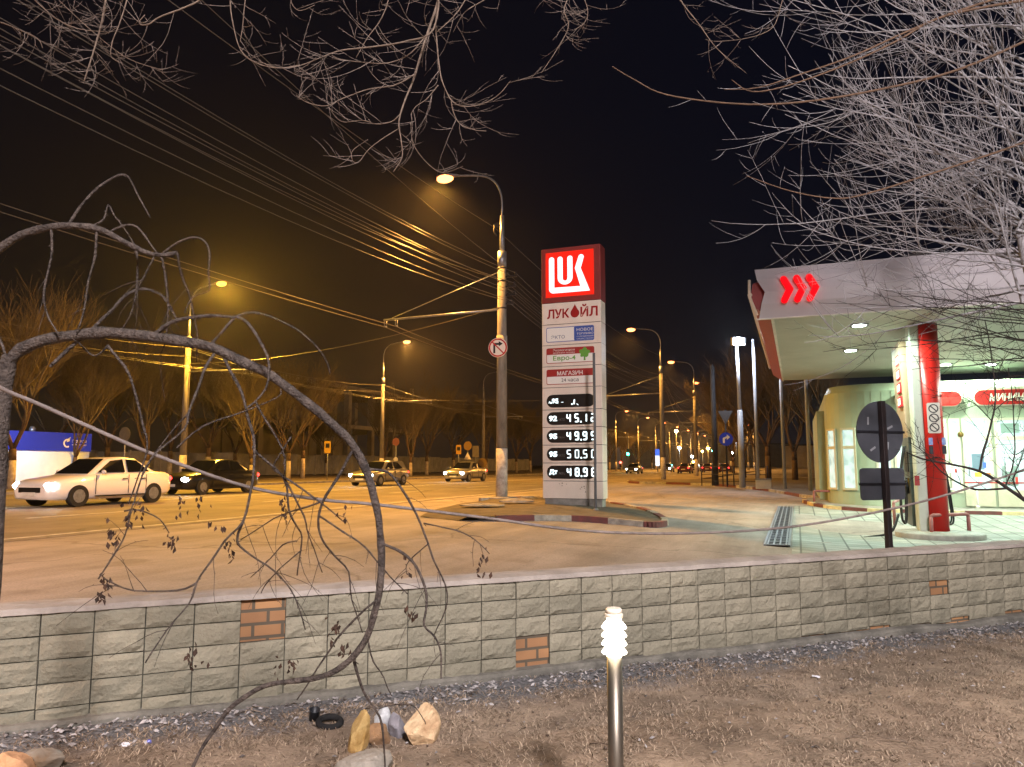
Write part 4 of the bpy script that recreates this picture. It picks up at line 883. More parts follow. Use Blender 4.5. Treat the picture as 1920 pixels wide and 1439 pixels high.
# ------------------------------------------------------------------ fuel price sign
cs = (at(1018, 900, 21.0) + at(1130, 900, 20.5)) * .5
st = thing('fuel_price_sign', 'tall beige fuel price pylon with red lit logo box and black price displays', 'price sign', (cs.x, cs.y, .08), -A)
HW, DP = .865, .42
M_PAN = mat('sign_panel_beige', C(222, 206, 192), C(206, 190, 176), 1.2, .45)
M_PSIDE = mat('sign_panel_side', C(206, 210, 208), C(188, 192, 190), 1.2, .4)
zt = lambda y: EYE + (872 - y) * .01485 - .08          # picture row on the front centre line -> height
ZS = [.19, zt(902), zt(868.5), zt(835), zt(801.5), zt(768.5), zt(726.5), zt(686), zt(645), zt(605), zt(563), zt(456)]
g = MB(); g.box(-HW + .05, HW - .05, .06, DP + .06, -.1, .2); g.build('plinth', M_CONC, st)
for i in range(10):
    g = MB(); z0, z1 = ZS[i] + .008, ZS[i + 1] - .008; r_ = .02
    g.rbox(-HW, HW, 0, DP + .1, z0, z1, r_); g.build('panel', M_PAN, st)
g = MB(); g.box(-HW + .02, HW - .02, .02, DP + .08, .19, ZS[10]); g.build('core', M_DARK, st)
g = MB(); g.rbox(-HW - .01, HW + .01, -.015, DP + .115, ZS[10] + .004, ZS[11], .02); hd = g.build('logo_box', mat('header_red', C(132, 46, 42), C(120, 42, 38), 2, .45), st)
# bright inset and emblem strokes
ix0, ix1 = -HW + .135, HW - .185; iz0, iz1 = ZS[10] + .16, ZS[11] - .13; iw, ih = ix1 - ix0, iz1 - iz0
g = MB(); g.box(ix0, ix1, -.03, -.016, iz0, iz1); g.build('lit_face', emit('lit_red', (1, .018, .008), .12), st)
g = MB(); 
for a, b_, c_, d in ((ix0 - .012, ix0, iz0 - .012, iz1 + .012), (ix1, ix1 + .012, iz0 - .012, iz1 + .012), (ix0, ix1, iz0 - .012, iz0), (ix0, ix1, iz1, iz1 + .012)): g.box(a, b_, -.034, -.016, c_, d)
g.build('face_frame', mat('frame_red', C(196, 60, 40), None, rough=.3), st)
def arcp(cx, cy, r, a0, a1, n=8): return [(cx + r * math.cos(math.radians(a0 + (a1 - a0) * k / n)), cy + r * math.sin(math.radians(a0 + (a1 - a0) * k / n))) for k in range(n + 1)]
LK = arcp(.125, .845, .055, 180, 0) + [(.18, .21), (.725, .20), (.615, .61)] + arcp(.745, .85, .055, 155, -20) + [(.735, .60), (.92, .085)] + arcp(.165, .18, .095, 270, 180)
U = arcp(.305, .845, .053, 180, 0) + [(.358, .42)] + arcp(.4085, .40, .05, 200, 340, 8) + [(.459, .42)] + arcp(.512, .845, .053, 180, 0) + [(.565, .42)] + arcp(.4085, .42, .1565, 0, -180, 12)
g = MB()
for poly in (LK, U): g.prism([(x * iw, y * ih) for x, y in poly], (ix0, -.031, iz0), (1, 0, 0), (0, 0, 1), .014)
g.build('emblem', emit('emblem_white', (.72, .95, 1), .15), st)
M_LET = mat('letter_red', C(146, 22, 20), None, rough=.4)
z0 = ZS[9] + .17; xl = -HW + .16
g = MB(); g.text('ЛУК', (xl, -.003, z0), (1, 0, 0), (0, 0, 1), .66, .27, bold=.03); g.text('ЙЛ', (xl + .98, -.003, z0), (1, 0, 0), (0, 0, 1), .5, .36, bold=.03)
g.prism([(x * .13 + xl + .82, y * .13 + z0 + .12) for x, y in arcp(0, 0, 1, -230, 50, 16) + [(.12, 1.7), (0, 2.0), (-.12, 1.7)]], (0, -.003, 0), (1, 0, 0), (0, 0, 1), .005); g.build('name_lettering', M_LET, st)
M_BLUE = mat('print_blue', C(52, 78, 150), None, rough=.45); M_PALE = mat('print_pale', C(220, 214, 206), None, rough=.45); M_GRN = mat('print_green', C(96, 150, 58), None, rough=.5); M_PR = mat('print_red', C(150, 40, 36), None, rough=.45)
def framed(i, m_edge):
    z0, z1 = ZS[i] + .085, ZS[i + 1] - .085; x0, x1 = -HW + .13, HW - .2
    g = MB(); g.prism(rrect(x0, z0, x1, z1, .05), (0, -.001, 0), (1, 0, 0), (0, 0, 1), .004); o = g.build('notice_board', m_edge, st)
    g = MB(); g.prism(rrect(x0 + .018, z0 + .018, x1 - .018, z1 - .018, .04), (0, -.0055, 0), (1, 0, 0), (0, 0, 1), .003); g.build('board_face', M_PALE, o); return o, x0, x1, z0, z1
o, x0, x1, z0, z1 = framed(8, M_BLUE)
g = MB(); g.prism(rrect(x0 + .82, z0 + .02, x1 - .015, z1 - .015, .03), (0, -.009, 0), (1, 0, 0), (0, 0, 1), .002); g.build('blue_field', M_BLUE, o)
g = MB(); g.text('ЭКТО', (x0 + .15, -.009, z0 + .09), (1, 0, 0), (0, 0, 1), .4, .1, bold=.01); g.build('lettering', mat('print_grey', C(110, 112, 130), None), o)
g = MB(); g.text('НОВОЕ', (x0 + .9, -.0115, z1 - .15), (1, 0, 0), (0, 0, 1), .48, .085); g.text('ТОПЛИВО', (x0 + .9, -.0115, z1 - .25), (1, 0, 0), (0, 0, 1), .48, .055); g.text('С УЛУЧШЕННЫМИ', (x0 + .9, -.0115, z1 - .32), (1, 0, 0), (0, 0, 1), .48, .035); g.text('СВОЙСТВАМИ', (x0 + .9, -.0115, z1 - .38), (1, 0, 0), (0, 0, 1), .48, .035); g.build('small_lettering', M_PALE, o)
o, x0, x1, z0, z1 = framed(7, M_PR)
g = MB(); g.box(x0 + .012, x1 - .012, -.0105, -.008, z0 + .25, z1 - .015); g.build('red_band', M_PR, o)
g = MB(); g.text('Экологичное', (x0 + .2, -.0115, z0 + .34), (1, 0, 0), (0, 0, 1), .64, .065); g.text('дизельное топливо', (x0 + .2, -.0115, z0 + .27), (1, 0, 0), (0, 0, 1), .64, .04); g.build('small_lettering', M_PALE, o)
g = MB(); g.text('Евро-4', (x0 + .2, -.0095, z0 + .045), (1, 0, 0), (0, 0, 1), .66, .17, bold=.02); g.build('lettering', M_GRN, o)
g = MB(); cx_ = x1 - .28; cz = z0 + .27
rg = random.Random(6); tp = []
for k in range(28): a = 2 * PI * k / 28; r_ = .13 * (1 + .16 * math.sin(5 * a + .4) + rg.uniform(-.06, .06)); tp.append((cx_ + r_ * 1.1 * math.cos(a), cz + r_ * math.sin(a)))
g.prism(tp, (0, -.0125, 0), (1, 0, 0), (0, 0, 1), .002); g.prism([(cx_ - .03, z0 + .05), (cx_ + .03, z0 + .05), (cx_ + .015, cz - .05), (cx_ - .015, cz - .05)], (0, -.0115, 0), (1, 0, 0), (0, 0, 1), .002); g.build('tree_emblem', M_GRN, o)
o, x0, x1, z0, z1 = framed(6, M_PR)
g = MB(); g.box(x0 + .012, x1 - .012, -.0105, -.008, z0 + .225, z1 - .012); g.build('red_band', M_PR, o)
g = MB(); g.text('МАГАЗИН', (x0 + .32, -.0115, z0 + .255), (1, 0, 0), (0, 0, 1), .74, .12, bold=.015); g.build('white_lettering', M_PALE, o)
g = MB(); g.text('24 часа', (x0 + .44, -.0095, z0 + .07), (1, 0, 0), (0, 0, 1), .5, .1); g.build('lettering', M_DARK, o)
M_DISP = mat('display_black', C(24, 22, 22), C(34, 31, 30), 8, .35)
M_DIG = emit('digit_white', (.80, .97, 1), .26); M_FAINT = mat('faint_print', C(104, 100, 98), None)
SEG = {'0': 'abcdef', '1': 'bc', '2': 'abged', '3': 'abgcd', '4': 'fgbc', '5': 'afgcd', '6': 'afgedc', '7': 'abc', '8': 'abcdefg', '9': 'abcdfg'}
def digit(g, ch, x, z, w, h, r, y):
    P = {'a': (0, h, w, h), 'b': (w, h / 2, w, h), 'c': (w, 0, w, h / 2), 'd': (0, 0, w, 0), 'e': (0, 0, 0, h / 2), 'f': (0, h / 2, 0, h), 'g': (0, h / 2, w, h / 2)}
    for k, q in enumerate(SEG[ch]):
        a = P[q]; dx, dz_ = (a[2] - a[0]), (a[3] - a[1]); Lq = math.hypot(dx, dz_); ux, uz = dx / Lq, dz_ / Lq; e_ = r * .7
        g.prism(capsule2d(x + a[0] + ux * e_, z + a[1] + uz * e_, x + a[2] - ux * e_, z + a[3] - uz * e_, r, 4), (0, y - .0006 * k, 0), (1, 0, 0), (0, 0, 1), .003)
for i, (lab, sub, price, thin) in enumerate([('Дт', 'ЭКТО', '48.98', .034), ('95', 'ЭКТО', '50.50', .024), ('95', 'Евро', '49.99', .034), ('92', 'ЭКТО', '45.12', .032), ('95', '', '', 0)]):
    z0 = ZS[1 + i] + .06; z1 = z0 + .365; r_ = .18; x0, x1 = -HW + .13, HW - .2
    g = MB(); g.prism(capsule2d(x0 + r_, (z0 + z1) / 2, x1 - r_, (z0 + z1) / 2, r_, 10), (0, -.001, 0), (1, 0, 0), (0, 0, 1), .012); dsp = g.build('price_display', M_DISP, st)
    g = MB(); zz = z0 + .115
    if i == 4:
        g.text('Аи', (x0 + .06, -.016, zz), (1, 0, 0), (0, 0, 1), .1, .07, bold=.03); g.text('95', (x0 + .16, -.016, zz), (1, 0, 0), (0, 0, 1), .19, .14, bold=.04)
        g.build('grade_lettering', M_DIG, dsp)
        g = MB(); g.prism(capsule2d(.07, zz - .02, .08, zz + .08, .02, 4), (0, -.016, 0), (1, 0, 0), (0, 0, 1), .003); g.prism(disc(.022, 10, .01, zz - .03), (0, -.016, 0), (1, 0, 0), (0, 0, 1), .003)
        g.prism(capsule2d(-.4, zz, -.4, zz + .06, .008, 4), (0, -.016, 0), (1, 0, 0), (0, 0, 1), .003); g.prism(capsule2d(-.3, zz + .03, -.24, zz + .03, .006, 4), (0, -.016, 0), (1, 0, 0), (0, 0, 1), .003); g.prism(capsule2d(.15, zz - .02, .19, zz - .06, .007, 4), (0, -.016, 0), (1, 0, 0), (0, 0, 1), .003)
        g.build('broken_digits', M_DIG, dsp); continue
    g.text(lab, (x0 + .07, -.016, zz - .01), (1, 0, 0), (0, 0, 1), .24, .155, bold=.045); g.build('grade_lettering', M_DIG, dsp)
    g = MB(); g.text(sub, (x0 + .34, -.0145, zz), (1, 0, 0), (0, 0, 1), .19, .07); g.build('faint_lettering', M_FAINT, dsp)
    x = x0 + .60
    for ch in price:
        g = MB()
        if ch == '.': g.prism(disc(.026, 10, x - .066, z0 + .08), (0, -.016, 0), (1, 0, 0), (0, 0, 1), .003); g.build('decimal_point', M_DIG, dsp); continue
        digit(g, ch, x, z0 + .085, .09, .205, thin * .6, -.016); x += .232; g.build('digit', M_DIG, dsp)
g = MB(); rg = random.Random(12)
for k in range(9): 
    x = rg.choice([-.35, -.3, -.2, .3, .4]) + rg.uniform(-.08, .08); z = rg.uniform(.35, .65); g.prism(disc(rg.uniform(.012, .03), 7, x, z), (0, -.001, 0), (1, 0, 0), (0, 0, 1), .001 + k * .0002)
g.build('scuff_marks', mat('scuff', C(150, 136, 122), None), st)

# ------------------------------------------------------------------ canopy (local x across the street, y along it)
ZC = 4.39
cx0, cx1, cy0, cy1 = -.72, 15.0, 17.0, 30.3
can = thing('canopy', 'wide white station canopy with three red lit chevrons and ribbed soffit', 'canopy', R(0, 0, 0), -A)
g = MB(); 
xs = cx0 + .35
nb = int((cy1 - cy0 - .2) / .16)
v = []; 
for i in range(nb + 1):
    y = cy0 + .12 + i * .16
    v += [(xs, y, ZC + .02), (cx1, y, ZC + .02), (xs, y + .13, ZC + .02), (cx1, y + .13, ZC + .02), (xs, y + .14, ZC + .045), (cx1, y + .14, ZC + .045), (xs, y + .155, ZC + .045), (cx1, y + .155, ZC + .045)]
g.add(v, [(2 * k, 2 * k + 1, 2 * k + 3, 2 * k + 2) for k in range(len(v) // 2 - 1)])
g.build('soffit', mat('soffit_panel', C(190, 194, 184), C(172, 177, 166), .8, .5), can)
# front fascia: concave swept section with a notched end
g = MB(); sec = [(0, 0), (-.10, .30), (-.13, .55), (-.08, .85), (.02, 1.10)]; n_ = 2; v = []
ends = [(.16, .0), (.22, .30), (.30, .52), (.14, .85), (.10, 1.10)]
for k, (dy, z) in enumerate(sec):
    v += [(cx0 + ends[k][0] - .1, cy0 + dy, ZC + z), (cx1, cy0 + dy, ZC + z)]
g.add(v, [(2 * k, 2 * k + 1, 2 * k + 3, 2 * k + 2) for k in range(4)], 0, False)
g.box(cx0 + .35, cx1, cy0 + .16, cy0 + .2, ZC + .05, ZC + 1.06)
g.build('fascia', mat('fascia_white', C(186, 180, 184), C(168, 163, 167), .5, .4), can)
g = MB(); g.box(cx0 - .02, cx1, cy0 + .0, cy0 + .1, ZC - .02, ZC + .0); g.build('edge_trim', M_WHITE, can)
# left side: red swept fin with pale rim
g = MB(); v = []
for y in (cy0 + .03, cy1): v += [(cx0 + .32, y, ZC), (cx0 - .02, y, ZC + .25), (cx0 - .1, y, ZC + .55), (cx0 - .05, y, ZC + .8), (cx0 + .25, y, ZC + .9)]
g.add(v, [(k, k + 1, k + 6, k + 5) for k in range(4)]); g.prism([(cx0 + .32, ZC), (cx0 - .02, ZC + .25), (cx0 - .1, ZC + .55), (cx0 - .05, ZC + .8), (cx0 + .45, ZC + .9)], (0, cy0 + .06, 0), (1, 0, 0), (0, 0, 1), -.03); g.build('side_fin', mat('fin_red', C(142, 44, 40), C(128, 42, 38), 2, .45), can)
g = MB(); g.tube([(cx0 - .12, cy0 + .02, ZC + .55), (cx0 - .12, cy1, ZC + .55)], .05, 8); g.tube([(cx0 - .12, cy0 + .02, ZC + .88), (cx0 - .13, cy0 + .02, ZC + .5), (cx0 + .02, cy0 + .02, ZC + .08)], .035, 6); g.build('fin_rim', mat('rim_cream', C(214, 200, 180), None, rough=.4), can)
g = MB(); g.box(cx0 + .3, cx0 + .36, cy0 + .1, cy1, ZC - .005, ZC + .06); g.build('soffit_edge', M_WHITE, can)
for y0 in (cy0 + 4.5, cy0 + 9.3):
    g = MB(); g.prism(capsule2d(y0, ZC + .35, y0 + 1.3, ZC + .35, .12), (cx0 - .09, 0, 0), (0, -1, 0), (0, 0, 1), -.04)
    v = g.build('side_light', emit('side_glow', (.8, .93, 1), .8), can); v.scale = (1, 1, 1)
M_CHEV = emit('chevron_red', (1, .001, .006), .16)
px_chev = [1487, 1512, 1538]
for k, px in enumerate([1480, 1505, 1529]):
    # local x of the chevron on the fascia plane y = cy0
    kk = (px - 960) / FPX; x = (kk * CA - SA) * (cy0 - .18) / (CA + SA * kk)
    def off(pts, w):
        (x0, y0), (x1, y1), (x2, y2) = pts; out = []
        a1 = math.atan2(y1 - y0, x1 - x0); a2 = math.atan2(y2 - y1, x2 - x1)
        mid = (a1 + a2) / 2 + (0 if abs(a1 - a2) < PI else PI); sc = w / math.cos((a1 - a2) / 2)
        out += [(x0 + w * math.cos(a1 + PI / 2 + PI * q / 6), y0 + w * math.sin(a1 + PI / 2 + PI * q / 6)) for q in range(7)]
        out.append((x1 + sc * math.cos(mid - PI / 2), y1 + sc * math.sin(mid - PI / 2)))
        out += [(x2 + w * math.cos(a2 - PI / 2 + PI * q / 6), y2 + w * math.sin(a2 - PI / 2 + PI * q / 6)) for q in range(7)]
        out.append((x1 + sc * math.cos(mid + PI / 2), y1 + sc * math.sin(mid + PI / 2))); return out
    po = off([(0, .23), (.12, 0), (0, -.23)], .068)
    g = MB(); g.prism(po, (x, cy0 - .16, ZC + .56), (1, 0, 0), (0, 0, 1), .05); ch = g.build('chevron', M_CHEV, can)
# soffit downlights
DL = []
for px, py in ((1611, 611), (1595, 658), (1773, 684)):
    p = gr(px, py, ZC); s, l = SL(p); DL.append((l, s))
DL += [(6.2, 19.8), (6.0, 23.0), (9.5, 20.0), (9.5, 25.0), (5.9, 27.6)]
for x, y in DL:
    g = MB(); g.prism(rrect(x - .2, y - .2, x + .2, y + .2, .04), (0, 0, ZC + .0), (1, 0, 0), (0, 1, 0), .03); dl = g.build('downlight', M_GREY, can)
    g = MB(); g.prism(disc(.14, 16, x, y), (0, 0, ZC - .006), (1, 0, 0), (0, 1, 0), .004); g.build('lens', emit('downlight_lens', (.82, 1, .93), 16), dl)
    lamp('SPOT', 'downlight_bulb', can, (x, y, ZC - .05), P_CANOPY, (.76, 1, .83), .12, 168, .4)
g = MB(); g.box(cx0 + .4, cx1, cy0 + .25, cy1, ZC + .3, ZC + 1.0); g.build('roof_deck', M_GREY, can)

# ------------------------------------------------------------------ pump column on its round island
kx = (1726 - 960) / FPX; cyl_ = 19.2; clx = (kx * CA * cyl_ - SA * cyl_) / (CA + SA * kx)
ZI = -.26
g = MB(); g.lathe([(1.02, -.3), (1.02, .17), (.98, .2), (0.02, .205)], 48); plh = g.build('pump_island', mat('island_concrete', C(150, 146, 136), C(110, 108, 100), 3, .6, .2)); plh.location = R(cyl_ - .3, clx + .2, ZI - .2); plh.scale = (.86, .86, 1)
plh['label'] = 'low round concrete island under the red pump column'; plh['category'] = 'pump island'
col = thing('pump_column', 'tall red and white pump column rising to the canopy soffit', 'column', R(cyl_, clx, ZI), -A)
HC = ZC - ZI + .03
g = MB(); p = []
for k in range(13): a = -PI / 2 + PI * k / 12; p.append((.25 + .22 * math.cos(a), .28 * math.sin(a) - .0))
p += [(.04, .28), (.04, -.28)]
g.prism([(x * .96, y) for x, y in p], (0, 0, 0), (1, 0, 0), (0, 1, 0), HC, 0, True); g.build('red_shaft', M_RED, col)
g = MB(); g.rbox(-.17, .03, -.25, .32, 0, HC, .03); g.build('white_side', mat('column_white', C(186, 192, 178), C(170, 176, 162), 1, .4), col)
g = MB(); g.prism(rrect(.10, 2.16, .36, 2.16 + .68, .03), (0, -.286, 0), (1, 0, 0), (0, 0, 1), .012); g.build('sticker_sheet', M_SW, col)
g = MB()
for k in range(3):
    zc = 2.29 + .21 * k; o_ = disc(.1, 20, .23, zc); i_ = disc(.075, 20, .23, zc); g.add([(x, -.2995, y) for x, y in o_ + i_], [(q, (q + 1) % 20, 20 + (q + 1) % 20, 20 + q) for q in range(20)])
    g.prism(capsule2d(.23 - .06, zc + .06, .23 + .06, zc - .06, .012), (0, -.3005, 0), (1, 0, 0), (0, 0, 1), .001)
g.build('prohibition_rings', M_SBLK, col)
g = MB(); g.prism(rrect(.10, 1.9, .18, 2.06, .01), (0, -.287, 0), (1, 0, 0), (0, 0, 1), .005); g.prism(rrect(.36, 1.9, .44, 2.06, .01), (0, -.287, 0), (1, 0, 0), (0, 0, 1), .005); g.build('blue_sticker', mat('sticker_blue', C(150, 170, 210), C(90, 110, 180), 20, .5), col)
g = MB(); g.rbox(.10, .18, -.31, -.27, 1.70, 1.88, .01); g.rbox(.36, .44, -.31, -.27, 1.70, 1.88, .01); g.build('latch', M_DARK, col)
g = MB(); g.prism(rrect(-.22, 1.0, -.12, 1.22, .01), (0, -.262, 0), (1, 0, 0), (0, 0, 1), .005); g.build('red_sticker', M_PR, col)
# dispenser behind the column with cabinet above
pu = thing('fuel_pump', 'beige and grey fuel dispenser with hoses on the left of the red column', 'fuel pump', R(cyl_, clx, ZI), -A)
g = MB(); g.prism([(-.26, 2.35), (-.22, 2.1), (.2, 2.1), (.2, 4.35), (-.32, 4.35), (-.32, 3.9)], (0, 1.7, 0), (1, 0, 0), (0, 0, 1), -0.0 or 1.36); g.build('upper_cabinet', mat('cabinet_beige', C(166, 142, 116), C(150, 128, 104), 1, .5), pu)
for k in range(4):
    z = 2.95 + .33 * k
    g = MB(); g.box(-.3262, -.3222 + .06, .42, .98, z - .12, z + .12); pl_ = g.build('grade_plate', mat('plate_red', C(190, 40, 44), None), pu)
    g = MB(); g.box(-.330, -.3265, .46, .94, z - .08, z + .08); g.build('white_face', mat('plate_white', C(236, 232, 226), None), pl_)
g = MB(); g.rbox(-.22, .3, .4, 1.6, .05, 2.1, .03); g.build('dispenser_body', mat('dispenser_grey', C(86, 94, 92), C(62, 68, 68), 2, .4), pu)
g = MB(); g.rbox(-.24, -.21, .55, 1.1, 1.3, 1.75, .01); g.build('display_panel', M_BLACK, pu)
g = MB(); g.box(-.245, -.225, .6, .68, .95, 1.15); g.build('yellow_tag', M_SY, pu)
for x, y in ((-.34, .55), (-.32, .95), (.46, .6), (.48, 1.0)):
    g = MB(); sx_ = -1 if x < 0 else 1
    g.tube(crspline([(x * .8, y, 1.9), (x * 1.15, y - .08, 1.3), (x * 1.3, y - .2, .5), (x * 1.25 , y - .3, .16), (x * 1.0, y - .15, .2), (x * .85, y, .85)], 5), .02, 7); g.build('hose', M_RUB, pu)
    g = MB(); g.tube([(x * .8, y, .8), (x * .85, y - .05, 1.05)], [.045, .035], 8); g.tube([(x * .85, y - .05, 1.05), (x * .8, y + .08, 1.14)], .025, 6); g.build('nozzle', M_BLACK, pu)
g = MB(); g.tube(crspline([(-.5, .5, .3), (-.75, -.2, -.05), (-1.2, -.75, -.12), (-1.35, -.95, -.13)], 5), .03, 7); g.build('loose_hose', M_RUB, pu)

def guard(label, pa, pb, h, z, r=.04):
    p0 = Vector((pa.x, pa.y, z)); d = Vector((pb.x - pa.x, pb.y - pa.y, 0))
    t = thing('guard_rail', label, 'guard rail', p0, 0, 'red tube guard rails'); g = MB(); up = Vector((0, 0, h)); c = d.normalized() * .07
    for q in (Vector((0, 0, 0)), d): 
        g2 = MB(); g2.tube([q, q + up * .94], r, 8); g2.build('upright', M_DRED, t)
    g.tube([up * .9, up * .965 + c * .3, up + c, up + d - c, up * .965 + d - c * .3, up * .9 + d], r, 8); g.build('top_bar', M_DRED, t)
guard('red tube guard rail in front of the round pump island', gr(1748, 1012, -.42), gr(1818, 1008, -.42), .54, -.44)
guard('red tube guard rail left of the pump behind the grey sign', gr(1678, 988, -.4), gr(1712, 960, -.38), .62, -.4)
guard('long red guard rail by the rounded corner of the shop', gr(1527, 944, -.15), gr(1640, 946, -.15), .42, -.14)
# kerb and walk of the shop
def zshop(s, l): return zg(s, l)
sk = [R(31.5, .2), R(29.0, .25), R(27.0, .8), R(26.0, 2.0), R(25.8, 4), R(25.8, 7), R(25.8, 14)]
kerb('shop_kerb', sk, zg, .16, .12, .7, (mat('kerb_yellow', C(206, 188, 140), C(160, 146, 112), 6, .8), M_KR))
g = MB(); v = []
for s, l in [(31.5, .3), (29.0, .35), (27.1, .9), (26.1, 2.05), (25.9, 4), (25.9, 7), (25.9, 14)]: v += [R(s, l, zg(s, l) + .115), R(32, l + .6, zg(s, l) + .125)]
g.add(v, [(2 * i, 2 * i + 1, 2 * i + 3, 2 * i + 2) for i in range(6)]); struct(g, 'shop_walk', M_CONC)
# drain grate across the apron
a_, b2 = gr(1457, 1022, -.28), gr(1476, 953, -.22)
s0, l0 = SL(a_); s1, l1 = SL(b2)
t = thing('drain_grate', 'long slotted drain grate in the forecourt beside the block paving', 'drain', R(s0, l0, zg(s0, l0) + .03), -A)
g = MB(); Ld = s1 - s0
for x in (-.17, -.06, .05, .16): g.box(x - .016, x + .016, 0, Ld, 0, .014)
for i in range(int(Ld / .5)): g.box(-.19, .19, i * .5, i * .5 + .05, .0, .011)
t.rotation_euler[0] = math.atan2(zg(s1, l1) - zg(s0, l0) + .01, Ld)
g.build('bars', M_GALV, t)
g = MB(); g.box(-.2, .2, -.03, Ld + .03, -.02, -.004); g.build('channel', M_BLACK, t)
g = MB(); g.box(-.24, -.2, -.03, Ld + .03, -.02, .016); g.box(.19, .23, -.03, Ld + .03, -.02, .016); g.build('frame', M_GALV, t)

# ------------------------------------------------------------------ shop
sh = thing('shop', 'pale green station shop with rounded corner, bright windows and red signs', 'shop', R(0, 0, 0), -A)
ZB, ZT = -.2, 3.92; FY = 27.6
M_SHOP = mat('shop_panel', C(158, 168, 144), C(144, 154, 130), .8, .5)
path = [(1.0, 37.5), (1.0, 29.2)] + [(2.4 - 1.4 * math.cos(PI / 2 * k / 10), 29.0 - 1.4 * math.sin(PI / 2 * k / 10)) for k in range(1, 11)] + [(15, FY)]
g = MB(); K = len(path); v = [(x, y, z) for z in (ZB, ZT - .25) for x, y in path] + [(x + (.12 if x < 2.3 else 0), y + .1, ZT) for x, y in path]
g.add(v, [(r_ * K + i, r_ * K + i + 1, (r_ + 1) * K + i + 1, (r_ + 1) * K + i) for r_ in range(2) for i in range(K - 1)], 0, False)
g.box(2.0, 15, FY + .3, 38, ZT - .12, ZT - .02)
g.build('wall', M_SHOP, sh)
g = MB()
for x in [2.4 + .3 * i for i in range(30)]: g.box(x - .006, x + .006, FY - .008, FY + .01, 2.75, ZT - .26)
g.build('cladding_joint', mat('joint_strip', C(150, 152, 134), None), sh)  # slightly darker strips mark the joints of the cladding
g = MB(); g.box(.74, 1.2, 30.2, 37.5, ZB, 3.2); g.build('side_annex', M_SHOP, sh)
M_FRAME = mat('window_frame', C(190, 184, 160), C(176, 170, 146), 2, .45)
M_GLOW = bpy.data.materials.new('lit_interior'); M_GLOW.use_nodes = True; n = M_GLOW.node_tree; L = n.links; b = n.nodes['Principled BSDF']
t_ = n.nodes.new('ShaderNodeTexCoord'); vo = n.nodes.new('ShaderNodeTexVoronoi'); vo.inputs['Scale'].default_value = 5; mp = n.nodes.new('ShaderNodeMapping'); mp.inputs['Scale'].default_value = (1.3, 1, 1)
L.new(t_.outputs['Object'], mp.inputs[0]); L.new(mp.outputs[0], vo.inputs['Vector'])
cr = n.nodes.new('ShaderNodeValToRGB'); el = cr.color_ramp.elements; el[0].position = .0; el[0].color = (.78, 1, .96, 1); el[1].position = 1; el[1].color = (.30, .52, .55, 1); el.new(.55).color = (.66, .95, .92, 1)
sp = n.nodes.new('ShaderNodeSeparateColor'); L.new(vo.outputs['Color'], sp.inputs[0]); L.new(sp.outputs[0], cr.inputs[0])
L.new(cr.outputs[0], b.inputs['Emission Color']); b.inputs['Emission Strength'].default_value = .095; b.inputs['Base Color'].default_value = (.3, .35, .33, 1); b.inputs['Roughness'].default_value = .2
def window(x0, x1, z0, z1, yf=FY, ang=0, cxy=None, transom=True, glow=True):
    def place(mb, name, m, par):
        o = mb.build(name, m, par)
        if cxy: o.rotation_euler = (0, 0, ang); o.location = (cxy[0], cxy[1], 0)
        return o
    F = .07; y = yf if not cxy else 0; g = MB(); zt_ = z1 - .66 if transom else None
    g.box(x0, x0 + F, y - .05, y - .004, z0, z1); g.box(x1 - F, x1, y - .05, y - .004, z0, z1); g.box(x0 + F, x1 - F, y - .05, y - .004, z0, z0 + F); g.box(x0 + F, x1 - F, y - .05, y - .004, z1 - F, z1)
    if transom: g.box(x0 + F, x1 - F, y - .047, y - .004, zt_ - .05, zt_ + .05)
    w = place(g, 'window', M_FRAME, sh); g = MB(); g.box(x0 + F, x1 - F, y - .02, y - .006, z0 + F, z1 - F)
    pn = g.build('pane', M_GLOW, w); return w
for a_deg in (28, 58):
    a = math.radians(a_deg); window(-.26, .26, .35, 2.45, 0, -(PI / 2 - a), (2.4 - 1.405 * math.cos(a), 29.0 - 1.405 * math.sin(a)))
WN = [(2.45, 2.95, .3, 2.68), (3.0, 3.75, .3, 2.68), (3.8, 4.55, .3, 2.68), (4.6, 4.92, .3, 2.68)]
for q in WN: window(*q)
window(6.9, 7.7, .3, 2.68); window(7.75, 8.6, .3, 2.68)
M_DOORP = mat('door_panel', C(190, 194, 176), None, rough=.5)
for x0, x1 in ((4.97, 5.78), (5.86, 6.78)):
    g = MB(); F = .09; y = FY
    g.box(x0, x0 + F, y - .07, y - .004, -.1, 2.68); g.box(x1 - F, x1, y - .07, y - .004, -.1, 2.68); g.box(x0 + F, x1 - F, y - .07, y - .004, 2.6, 2.68); g.box(x0 + F, x1 - F, y - .07, y - .004, 1.98, 2.1); g.box(x0 + F, x1 - F, y - .07, y - .004, -.1, .02)
    g.box(x0 + F, x1 - F, y - .06, y - .004, .02, .42)
    d = g.build('door', M_FRAME, sh); g = MB(); g.box(x0 + F, x1 - F, y - .03, y - .006, .42, 1.98); g.box(x0 + F, x1 - F, y - .03, y - .006, 2.1, 2.6); g.build('pane', M_GLOW, d)
    g = MB(); g.tube([(x0 + .14, y - .1, .85), (x0 + .14, y - .1, 1.25)], .015, 6); g.build('handle', M_GALV, d)
rg = random.Random(17); cols = [C(120, 140, 130), C(210, 60, 50), C(60, 90, 190), C(220, 190, 60), C(230, 230, 225), C(90, 110, 120), C(200, 120, 60)]
